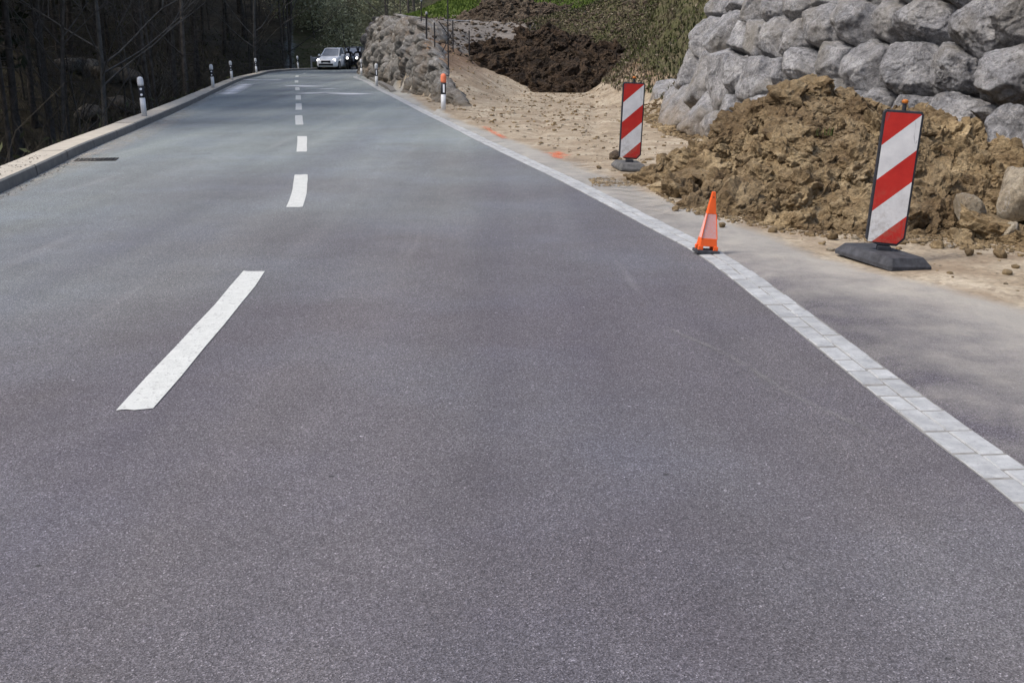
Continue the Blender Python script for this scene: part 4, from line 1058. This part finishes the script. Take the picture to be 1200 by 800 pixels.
def rider():
    t = empty('person')
    J = [(0, .42, .90, .17), (0, .34, 1.12, .16), (0, .22, 1.36, .18), (0, .16, 1.46, .08), (0, .12, 1.56, .08)]
    E_ = [(0, 1), (1, 2), (2, 3), (3, 4)]
    for s in (-1, 1):
        b = len(J); J += [(s * .14, .38, .88, .11), (s * .26, -.02, .80, .085), (s * .25, .2, .42, .06), (s * .25, .1, .34, .05), (s * .25, -.02, .33, .04)]
        E_ += [(0, b), (b, b + 1), (b + 1, b + 2), (b + 2, b + 3), (b + 3, b + 4)]
        b = len(J); J += [(s * .2, .18, 1.38, .085), (s * .36, .0, 1.18, .06), (s * .37, -.25, 1.1, .045), (s * .36, -.36, 1.1, .045)]
        E_ += [(2, b), (b, b + 1), (b + 1, b + 2), (b + 2, b + 3)]
    body = skin_body('body', J, E_, t, M_LEA)
    V, Fc = ico(4); V = V * np.array([.135, .165, .15]); V = V + np.array([0, .07, 1.66]); hl = mesh('helmet', V, Fc, M_HEL, t)
    mb = MB(); V2, F2 = ico(3); k = (V2[:, 1] < -.45) & (np.abs(V2[:, 2] - .1) < .4); keep = [tuple(f) for f in F2 if all(k[i] for i in f)]
    ids = sorted({i for f in keep for i in f}); mp = {i: q for q, i in enumerate(ids)}
    mesh('visor', [V2[i] * np.array([.14, .172, .155]) + np.array([0, .07, 1.665]) for i in ids], [tuple(mp[i] for i in f) for f in keep], M_VIS, hl)
    return t
m1 = motorcycle(); p1 = rider()
mx = [(409, 79.6, 80, 'motorcycle with its headlight on directly behind the white car', 'person in black riding gear on the motorcycle nearest the white car'),
      (420, 79.6, 80.5, 'right-hand motorcycle with its headlight on, next to the rock face corner', 'person in black riding gear on the motorcycle nearest the rock face')]
for i, (px, py, Yv, lm, lp) in enumerate(mx):
    a = m1 if i == 0 else copy_tree(m1); b = p1 if i == 0 else copy_tree(p1)
    x, y, _ = PY(px, py, Yv); sc_ = .82
    for o in (a, b): o.scale = (sc_,) * 3; o.location = (x, y, .004); o.rotation_euler = (0, 0, R(0))
    tag(a, lm, 'motorcycle', 'motorcycles at the bend'); tag(b, lp, 'person', 'riders at the bend')

# guardrail beyond the bend
gp = [p for p in KC if p[1] > 79 and p[0] < 2]; gp = np.array(gp); P, _ = resample(gp, 2.0); t, nn = normals2(P)
gr = empty('guard_rail', (P[0][0], P[0][1], 0)); tag(gr, 'pale guard rail on posts outside the far bend, behind the white car', 'guard rail')
O = np.array([P[0][0], P[0][1]]); V = []
for i, p in enumerate(P):
    for o_, z in ((-.9, .5), (-.86, .58), (-.9, .66), (-.86, .74), (-.9, .82)): q = p + nn[i] * o_ - O; V.append((q[0], q[1], z))
mb = MB(); mb.add(V, [(i * 5 + k, (i + 1) * 5 + k, (i + 1) * 5 + k + 1, i * 5 + k + 1) for i in range(len(P) - 1) for k in range(4)])
o = mb.build('rail', M_GALV, gr, True); o.modifiers.new('s', 'SOLIDIFY').thickness = .01
for i, p in enumerate(P):
    q = p + nn[i] * -.97 - O; mb = MB(); mb.box((q[0], q[1], .25), (.1, .1, 1.3)); mb.build('rail_post', M_GALV, gr)

# ------------------------------------------------------------------ trees
M_BARK = plain('dark_bark', (.085, .075, .066), .95, .45, 5, .6)
M_BARKP = plain('pale_bark', (.11, .104, .096), .9, .35, 5, .5)
M_NEED = plain('conifer_needles', (.034, .042, .022), .9, .4, 2)
M_BUD = plain('budding_leaves', (.40, .40, .25), .9, .35, 2)
M_TWIG = plain('twigs', (.045, .038, .028), .9, .3, 3)
def leaf_cloud(C, size, seed, flat=.5):
    g = np.random.default_rng(seed); n = len(C)
    a = g.normal(size=(n, 3)); a /= np.linalg.norm(a, axis=1)[:, None]; b = g.normal(size=(n, 3)); b -= (b * a).sum(1)[:, None] * a; b /= np.linalg.norm(b, axis=1)[:, None]
    s = size * g.uniform(.5, 1.3, (n, 1))
    V = np.stack([C - a * s, C + b * s * flat, C + a * s, C - b * s * flat], 1).reshape(-1, 3)
    return V, np.arange(n * 4).reshape(n, 4)
def conifer(seed, h, r, clear, bark=M_BARK):
    g = random.Random(seed); t = empty('spruce_tree')
    mb = MB(); bend = g.uniform(-.02, .02)
    pts = [(bend * z * z / h + .03 * math.sin(z), .03 * math.cos(z * .7), z) for z in np.linspace(-1, h, 12)]
    mb.tube(pts, [r * (1 - .9 * max(0, p[2]) / h) + (.06 if p[2] < 0 else 0) for p in pts], 9)
    for k in range(int(26 + clear * 3)):       # dead lower branches
        z = g.uniform(.8, clear + 2); a = g.uniform(0, 6.28); L = g.uniform(.5, 2.0)
        mb.tube([(0, 0, z), (math.cos(a) * L * .5, math.sin(a) * L * .5, z - .02), (math.cos(a + .2) * L, math.sin(a + .2) * L, z - g.uniform(.0, .45))], [.022, .013, .004], 4, False)
    mb.build('trunk', bark, t, True)
    C = []
    gg = np.random.default_rng(seed)
    for k in range(95):
        z = clear + (h - clear) * (k / 95) ** .9; L = (1 - (z - clear) / (h - clear)) * 2.9 + .3; a = k * 2.4 + gg.uniform(-.3, .3)
        n = int(26 * (L / 3) + 6); u = gg.uniform(.15, 1, n)
        C.append(np.stack([np.cos(a) * L * u, np.sin(a) * L * u, z - .55 * u ** 1.3 * L * .6], 1) + gg.normal(size=(n, 3)) * (.22, .22, .12))
    V, Fc = leaf_cloud(np.vstack(C), .34, seed, .42); mesh('crown', V, Fc, M_NEED, t, False)
    return t
def limb(mb, p, d, L, r, depth, g, tips):
    pts = [Vector(p)]; q = Vector(p); dd = Vector(d).normalized()
    for k in range(4):
        dd = (dd + Vector((g.uniform(-.16, .16), g.uniform(-.16, .16), g.uniform(-.02, .12)))).normalized(); q = q + dd * L / 4; pts.append(q.copy())
    mb.tube(pts, [r * (1 - .14 * k) for k in range(5)], 7 if r > .05 else 4, False)
    tips.append(q.copy())
    if depth:
        for k in range(g.choice((2, 3, 3))):
            i = g.choice((2, 3, 4)); a = g.uniform(0, 6.28); sp = g.uniform(.45, .9)
            nd = (dd + Vector((math.cos(a), math.sin(a), .25)) * sp).normalized()
            limb(mb, pts[i], nd, L * g.uniform(.5, .72), r * (.50 if i < 4 else .58), depth - 1, g, tips)
def bare(seed, h, r, bark, name='bare_tree', buds=0, low=.2):
    g = random.Random(seed); t = empty(name); mb = MB(); tips = []
    pts = [Vector((0, 0, -1))]; q = Vector((0, 0, -1)); d = Vector((g.uniform(-.08, .08), g.uniform(-.08, .08), 1))
    for k in range(9):
        d = (d + Vector((g.uniform(-.07, .07), g.uniform(-.07, .07), .15))).normalized(); q = q + d * (h + 1) / 9; pts.append(q.copy())
    mb.tube(pts, [r * (1 - .095 * k) for k in range(10)], 9)
    for k in range(12):
        f = g.uniform(low, 1); i = min(8, int(f * 9)); a = g.uniform(0, 6.28)
        p = pts[i].lerp(pts[i + 1], g.random()); limb(mb, p, (math.cos(a), math.sin(a), g.uniform(.3, 1.1)), h * .28 * (1.25 - f), r * .34 * (1.2 - f * .7), 3, g, tips)
    mb.build('trunk', bark, t, True)
    if buds:
        gg = np.random.default_rng(seed); T_ = np.array([v[:] for v in tips]); C = T_[gg.integers(len(T_), size=buds)] + gg.normal(size=(buds, 3)) * .45
        V, Fc = leaf_cloud(C, .10, seed, .6); mesh('crown', V, Fc, M_BUD, t, False)
    return t
con = [conifer(11, 27, .17, 13), conifer(12, 25, .13, 12), conifer(13, 28, .20, 14), conifer(14, 22, .11, 11), conifer(15, 24, .14, 9)]
bar = [bare(21, 11, .10, M_BARKP), bare(22, 9, .08, M_BARK), bare(23, 13, .13, M_BARK)]
used = set()
spots = []
gq = random.Random(5)
def try_spot(x, y, dmin):
    if any((x - a) ** 2 + (y - b) ** 2 < dmin * dmin for a, b in spots): return False
    spots.append((x, y)); return True
def plant(proto, x, y, label, group, s=1.0, cat='tree', zoff=0):
    o = proto if id(proto) not in used else copy_tree(proto); used.add(id(proto))
    o.location = (x, y, gz1(x, y) + zoff); o.rotation_euler = (gq.uniform(-.055, .055), gq.uniform(-.055, .055), gq.uniform(0, 6.28)); o.scale = (s, s, s * gq.uniform(.92, 1.1))
    tag(o, label, cat, group); return o
def at_kerb(px, back):
    """a point on the slope seen at image column px, back metres behind the kerb line"""
    r = (px - 600) / F; k = np.argmin(np.abs(KC[:, 0] / np.maximum(KC[:, 1], .1) - r) + (KC[:, 1] < 5) * 9 + (KC[:, 1] > 64) * 9)
    Yk = KC[k, 1]; L = math.hypot(1, r)
    for s in np.arange(0, 140, .25):
        Yv = Yk + s
        d = sdist(np.array([[r * Yv, Yv]]), KCc)[0]
        if d > back: return r * Yv, Yv
    return r * (Yk + back * 2), Yk + back * 2
sp_px = [(128, 3.5, 'slender pale-barked bare tree behind the nearest white post, its trunk leaning slightly', 0, 1.0), (82, 4, 'thin bare tree on the slope left of the slender pale tree', 1, 1.0),
         (166, 7, 'straight thin bare tree rising behind the nearest white post', 0, .95), (303, 3, 'tall straight pale trunk standing by the fourth white post', 0, 1.25), (20, 7, 'crooked dark bare tree at the far left edge of the picture', 2, .9)]
for px, back, lb, k, s in sp_px:
    x, y = at_kerb(px, back); spots.append((x, y)); plant(bar[k], x, y, lb, 'bare trees on the wooded slope', s)
cnt = 0
cands = []
for y in np.arange(-6, 118, 1.0):
    for x in np.arange(-62, -4, 1.0): cands.append((x + gq.uniform(-.5, .5), y + gq.uniform(-.5, .5)))
CP = np.array(cands); dd = sdist(CP, KCc)
PXc = 600 + F * CP[:, 0] / np.maximum(CP[:, 1], .5)
ok = [(tuple(c), d) for c, d, q in zip(CP, dd, PXc) if d > 3.2 and d < 40 and q < 366 and c[1] > 9 and q > -330]
gq.shuffle(ok)
for (x, y), d in ok:
    px = 600 + F * x / max(y, .5)
    if px > 372: continue
    if px < -60 and gq.random() < .6: continue
    if px > 320 and y > 84 and gq.random() < .3: continue
    if px > 350: continue
    if d < 7 and px < 190: continue
    if px > 318 and y > 84 and gq.random() < .5: continue
    if 52 < y < 80 and d < 14 and gq.random() < .75: continue
    if px < 178 and gq.random() < .42: continue
    if not try_spot(x, y, 2.2 if d < 22 else 3.0): continue
    k = gq.random()
    where = 'near the kerb' if d < 12 else 'deep in the forest'
    if k < .7: plant(con[gq.choice((0, 1, 2, 3, 0, 3, 4, 1, 1))], x, y, 'dark spruce standing ' + where + ' in the wooded valley left of the road', 'dark spruces in the forest ' + where, gq.uniform(.85, 1.15))
    else: plant(bar[gq.choice((1, 2, 1))], x, y, 'leafless dark tree standing ' + where + ' among the spruces', 'leafless trees in the forest ' + where, gq.uniform(.8, 1.1))
    cnt += 1
    if cnt >= 290: break
BINS = [(-1e9, -8, 'beyond the left edge of the picture'), (-8, 60, 'at the far left edge of the picture'), (60, 112, 'left of the slender pale tree'), (112, 160, 'behind the slender pale tree'), (160, 205, 'behind the nearest white post'),
        (205, 250, 'left of the second white post'), (250, 285, 'behind the second and third white posts'), (285, 312, 'by the tall pale trunk'), (312, 340, 'between the fourth and the farthest white posts'), (340, 372, 'behind the farthest white post')]
for a_, b_, wh in BINS:
    for kind in ('spruce_tree', 'bare_tree'):
        L_ = [o for o in SC.objects if o.parent is None and o.name.startswith(kind) and a_ <= 600 + F * o.location.x / max(o.location.y, .5) < b_ and o.get('group', '').startswith(('dark', 'leafless'))]
        L_.sort(key=lambda o: o.location.y)
        nm_ = 'dark spruce' if kind == 'spruce_tree' else 'leafless dark tree'
        for i, o in enumerate(L_):
            rk = ['frontmost ', 'second nearest ', 'third nearest '][i] if i < 3 else ''
            o['label'] = (rk + nm_ + ' ' + wh) if rk else (nm_ + ' deeper in the forest ' + wh)
            o['group'] = nm_ + 's ' + wh
print('forest trees', cnt)
# budding trees on the slope behind the bend
bud = [bare(31, 5.5, .07, M_BARK, 'budding_tree', 3800, .03), bare(32, 4.2, .05, M_BARK, 'budding_tree', 3200, .0)]
bs = []
for k in range(400):
    y = gq.uniform(92, 124); px = gq.uniform(338, 470); x = (px - 600) / F * y
    if len(bs) >= 18: break
    if any((x - a) ** 2 + (y - b) ** 2 < 4 for a, b in bs): continue
    bs.append((x, y)); plant(bud[k % 2], x, y, ('nearer ' if y < 110 else 'farther ') + 'olive green budding tree on the hillside ' + ('left of the white car' if px < 372 else 'above the white car' if px < 404 else 'above the motorcycles' if px < 428 else 'behind the rough rock face'), 'budding trees behind the bend', gq.uniform(.8, 1.2))
# thin trunks behind the stone wall
for px, yv, wh in ((462, 86, 'second'), (472, 82, 'third'), (483, 80, 'fourth'), (490, 84, 'fifth'), (454, 90, 'first'), (497, 79, 'sixth')):
    x = (px - 600) / F * yv; plant(bar[gq.choice((1, 2))], x, yv, wh + ' from the left of the thin leafless trees above the rough rock face', 'thin trees above the rock face', .9)

# ------------------------------------------------------------------ grass and undergrowth
def make_veg(name, stops, rough=.9):
    m = NT(name, rough); at = m.n('ShaderNodeAttribute', attribute_name='tone'); sx = m.n('ShaderNodeSeparateColor'); m.l(at.outputs['Color'], sx.inputs[0])
    m.base(m.ramp(sx.outputs[0], stops)); return m.m
M_GRS = make_veg('bank_vegetation', [(0, (.022, .028, .008)), (.25, (.06, .075, .018)), (.45, (.07, .058, .034)), (.75, (.115, .092, .062)), (1, (.24, .205, .15))])
M_MEAD = make_veg('meadow_grass', [(0, (.05, .085, .012)), (1, (.13, .185, .035))])
def blades(name, P, h, wdt, tone, mat, seed, label, cat, lean=.5, leaf=False):
    g = np.random.default_rng(seed); n = len(P); a = g.uniform(0, 6.28, n); L = h * g.uniform(.4, 1.3, n); ln = g.uniform(.1, lean, n) * L
    dx = np.cos(a); dy = np.sin(a); w_ = wdt * g.uniform(.6, 1.4, n)
    px_, py_ = -dy * w_, dx * w_
    b0 = P + np.stack([px_, py_, P[:, 2] * 0 - .02], 1); b1 = P - np.stack([px_, py_, P[:, 2] * 0 + .02], 1)
    m1_ = P + np.stack([dx * ln * .4 + px_ * .8, dy * ln * .4 + py_ * .8, L * .6], 1); m2_ = P + np.stack([dx * ln * .4 - px_ * .8, dy * ln * .4 - py_ * .8, L * .6], 1)
    tp_ = P + np.stack([dx * ln + px_ * .1, dy * ln + py_ * .1, L], 1); tp2 = P + np.stack([dx * ln - px_ * .1, dy * ln - py_ * .1, L], 1)
    V = np.stack([b0, b1, m2_, m1_, tp2, tp_], 1).reshape(-1, 3); i = np.arange(n)[:, None] * 6
    Fc = np.vstack([i + np.array([[0, 1, 2, 3]]), i + np.array([[3, 2, 4, 5]])])
    o = mesh(name, V, Fc, mat, None, False)
    at = o.data.color_attributes.new('tone', 'FLOAT_COLOR', 'POINT'); c = np.repeat(tone, 6); at.data.foreach_set('color', np.repeat(c[:, None], 4, 1).astype(np.float32).ravel())
    tag(o, label, cat, None, 'stuff'); return o
def scatter(n, x0, x1, y0, y1, cond, seed):
    g = np.random.default_rng(seed); x = g.uniform(x0, x1, n); y = g.uniform(y0, y1, n); z = gz(x, y); k = cond(x, y, z); return np.stack([x[k], y[k], z[k]], 1)
def bankcond(x, y, z):
    k = (z > .32) & (x > np.interp(y, [24, 27, 36, 42, 50, 60], [3.6, 3.0, 2.6, 2.3, .5, -2])) 
    return k & (x / y * F + 600 < 1000) & ((z - HC) / y * F < 95)
P = scatter(150000, -3, 16, 24, 66, bankcond, 5)
pt = fbm(np.stack([P[:, 0] * .5, P[:, 1] * .5, P[:, 2]], 1), 4)
g = np.random.default_rng(2)
tone = np.clip(.52 - pt * .95 + g.normal(size=len(P)) * .2, 0, 1)
for c_, rad in ((PY(795, 62, 31.5), 1.3), (PY(780, 82, 30), 1.0), (PY(742, 84, 36), 1.6), (PY(700, 45, 45), 2.0), (PY(668, 40, 52), 1.6), (PY(830, 8, 33), 1.0)):
    tone -= .55 * np.exp(-(((P[:, 0] - c_[0]) ** 2 + (P[:, 1] - c_[1]) ** 2) / rad ** 2))
tone = np.clip(tone, 0, 1)
blades('grass', P, .12, .012, tone, M_GRS, 4, 'mixed dry and green grass and weeds on the steep bank left of the boulder wall', 'grass', .9)
print('bank blades', len(P))
P = scatter(60000, 0, 12, 24, 56, bankcond, 8)
V, Fc = leaf_cloud(P + np.random.default_rng(1).uniform(0, .12, P.shape), .05, 3, .7)
o = mesh('leaf_litter', V, Fc, M_GRS, None, False); at = o.data.color_attributes.new('tone', 'FLOAT_COLOR', 'POINT'); at.data.foreach_set('color', np.repeat(np.random.default_rng(4).uniform(.2, 1, len(V) // 4), 16).astype(np.float32)); tag(o, 'brown dead leaves and bramble bits on the bank', 'leaf litter', None, 'stuff')
# bramble stalks
mb = MB(); gq2 = random.Random(9)
P = scatter(1500, 0, 8, 25, 50, bankcond, 18)[:260]
for p in P:
    a = gq2.uniform(0, 6.28); L = gq2.uniform(.3, .9); mb.tube([p, p + np.array([math.cos(a) * L * .3, math.sin(a) * L * .3, L * .6]), p + np.array([math.cos(a) * L, math.sin(a) * L, L * gq2.uniform(.2, .9)])], [.009, .007, .003], 3, False)
tag(mb.build('bramble', M_TWIG), 'thin dry bramble stalks on the bank', 'brambles', None, 'stuff')
P = scatter(60000, -9, 6, 54, 84, lambda x, y, z: (z > 2.8), 6)
blades('meadow_grass', P, .16, .03, np.random.default_rng(8).uniform(0, 1, len(P)), M_MEAD, 14, 'bright green meadow grass above the soil heaps', 'grass', .6)
# undergrowth beyond the left kerb
def uc(x, y, z):
    d = sdist(np.stack([x, y], 1), KCc); return (d > 1.6) & (d < 40)
P = scatter(42000, -50, -3, 4, 95, uc, 31)
C = P + np.random.default_rng(5).normal(size=P.shape) * (.35, .35, .2) + np.array([0, 0, .35])
V, Fc = leaf_cloud(C, .12, 9, .35); tag(mesh('undergrowth', V, Fc, plain('undergrowth_leaves', (.06, .065, .03), .95, .5, 1.5), None, False), 'dark low undergrowth on the wooded slope below the kerb', 'undergrowth', None, 'stuff')
mb = MB()
P = scatter(6500, -40, -3, 6, 90, lambda x, y, z: uc(x, y, z) & (sdist(np.stack([x, y], 1), KCc) < 26), 33)
for p in P:
    for k in range(2):
        a = gq2.uniform(0, 6.28); L = gq2.uniform(.5, 1.9); mb.tube([p, p + np.array([math.cos(a) * L * .25, math.sin(a) * L * .25, L * .6]), p + np.array([math.cos(a) * L * .7, math.sin(a) * L * .7, L])], [.009, .006, .003], 3, False)
tag(mb.build('brushwood', M_TWIG), 'tangle of thin dark twigs on the wooded slope', 'brushwood', None, 'stuff')
for k, (px, back) in enumerate(((112, 12), (122, 14), (135, 13), (150, 11), (160, 12), (170, 10), (102, 15))):
    x, y = at_kerb(px, back); V, Fc = rand_rock(3, .9, 60 + k, (1.2, .9, .7), 12, .12); o = mesh('forest_rock', V, Fc, M_ROCK2); o.location = (x, y, gz1(x, y) + .2)
    tag(o, 'dull grey rock on the shaded forest slope behind the nearest white post', 'rock', 'grey rocks in the forest')
def gravel(name, P, smin, smax, mat, seed, label, tones=None):
    g = np.random.default_rng(seed); protos = [rand_rock(1, 1, 900 + seed + q, (1, g.uniform(.6, .95), g.uniform(.45, .8)), 6, .2, 26) for q in range(10)]
    Vs = []; Fs = []; b = 0
    for p in P:
        s_ = smin + (smax - smin) * g.random() ** 4; V, Fc = protos[g.integers(10)]; a = g.uniform(0, 6.28); ca, sa = math.cos(a), math.sin(a)
        W = V * s_; W = np.stack([W[:, 0] * ca - W[:, 1] * sa, W[:, 0] * sa + W[:, 1] * ca, W[:, 2]], 1) + p + np.array([0, 0, s_ * .15]); Vs.append(W); Fs.append(Fc + b); b += len(W)
    return tag(mesh(name, np.vstack(Vs), np.vstack(Fs), mat, None, False), label, 'gravel', None, 'stuff')
def sandcond(x, y, z):
    d = x - sand_e(y); n_ = fbm(np.stack([x * .7, y * .7, x * 0], 1), 3)
    return (d > .25) & (x < xw(np.clip(y, -8, 26.6)) + np.where(y > 27, 1.5, .1)) & (n_ * 1.6 + .02 > np.random.default_rng(1).uniform(-.5, .6, len(x))) & (z < 1.3)
gravel('rubble', scatter(11000, -6, 5, 7, 45, sandcond, 50), .010, .055, M_DIRT, 1, 'small brown crumbs and stones scattered over the sand')
gravel('bank_rubble', scatter(40000, -7, 6, 41, 60, lambda x, y, z: (z > 1.0) & (z < 3.4) & (x > xrw(np.clip(y, 27, 69)) + .8), 55)[:5000], .02, .13, M_BROWN, 6, 'brown rubble and stones on the grey bank behind the fence')
gravel('pale_gravel', scatter(10000, -6, 5, 5, 45, sandcond, 51), .008, .045, M_PALE, 2, 'small pale stones scattered over the sand')
def footcond(x, y, z):
    yf = np.interp(x, *zip(*sorted((G(*p)[0], G(*p)[1]) for p in front))); d = yf - y
    return (x > .9) & (d > -.3) & (d < .45) & (np.random.default_rng(2).uniform(0, .5, len(x)) > d)
gravel('fallen_crumbs', scatter(60000, .9, 4.5, 7, 16, footcond, 52)[:6000], .006, .035, M_DIRT, 3, 'loose clay crumbs along the foot of the clay heap')
def wallfoot(x, y, z): return (np.abs(x - xw(np.clip(y, -8, 26.6)) + .15) < .35)
gravel('wall_foot_rubble', scatter(40000, 2.5, 5, 15, 27, wallfoot, 53)[:2500], .012, .07, M_DIRT, 4, 'earth crumbs along the foot of the boulder wall')

pk = np.random.default_rng(77); kk = pk.integers(20, len(KC) - 200, 700); tt_, nn2 = normals2(KC)
off = np.where(pk.random(700) < .6, pk.uniform(-.38, -.1, 700), pk.uniform(.02, .18, 700))
C = np.column_stack([KC[kk] + nn2[kk] * off[:, None] + tt_[kk] * pk.uniform(-.3, .3, (700, 1)), np.where(off < 0, .134, .012)])
V, Fc = leaf_cloud(C, .016, 78, .6); V[:, 2] = np.repeat(C[:, 2], 4) + (V[:, 2] - np.repeat(C[:, 2], 4)) * .35
tag(mesh('leaf_litter', V, Fc, M_TWIG, None, False), 'tiny dead leaves and moss bits along the left kerb', 'leaf litter', None, 'stuff')
x, y, z = PY(966, 152, 11.4)
P = np.array([[x + pk.normal() * .05, y - .1 + pk.normal() * .04, z - .03] for _ in range(22)])
blades('weed_tuft', P, .05, .006, pk.uniform(0, .3, 22), M_GRS, 79, 'small green weed tuft growing on the clay heap', 'weed', .9)
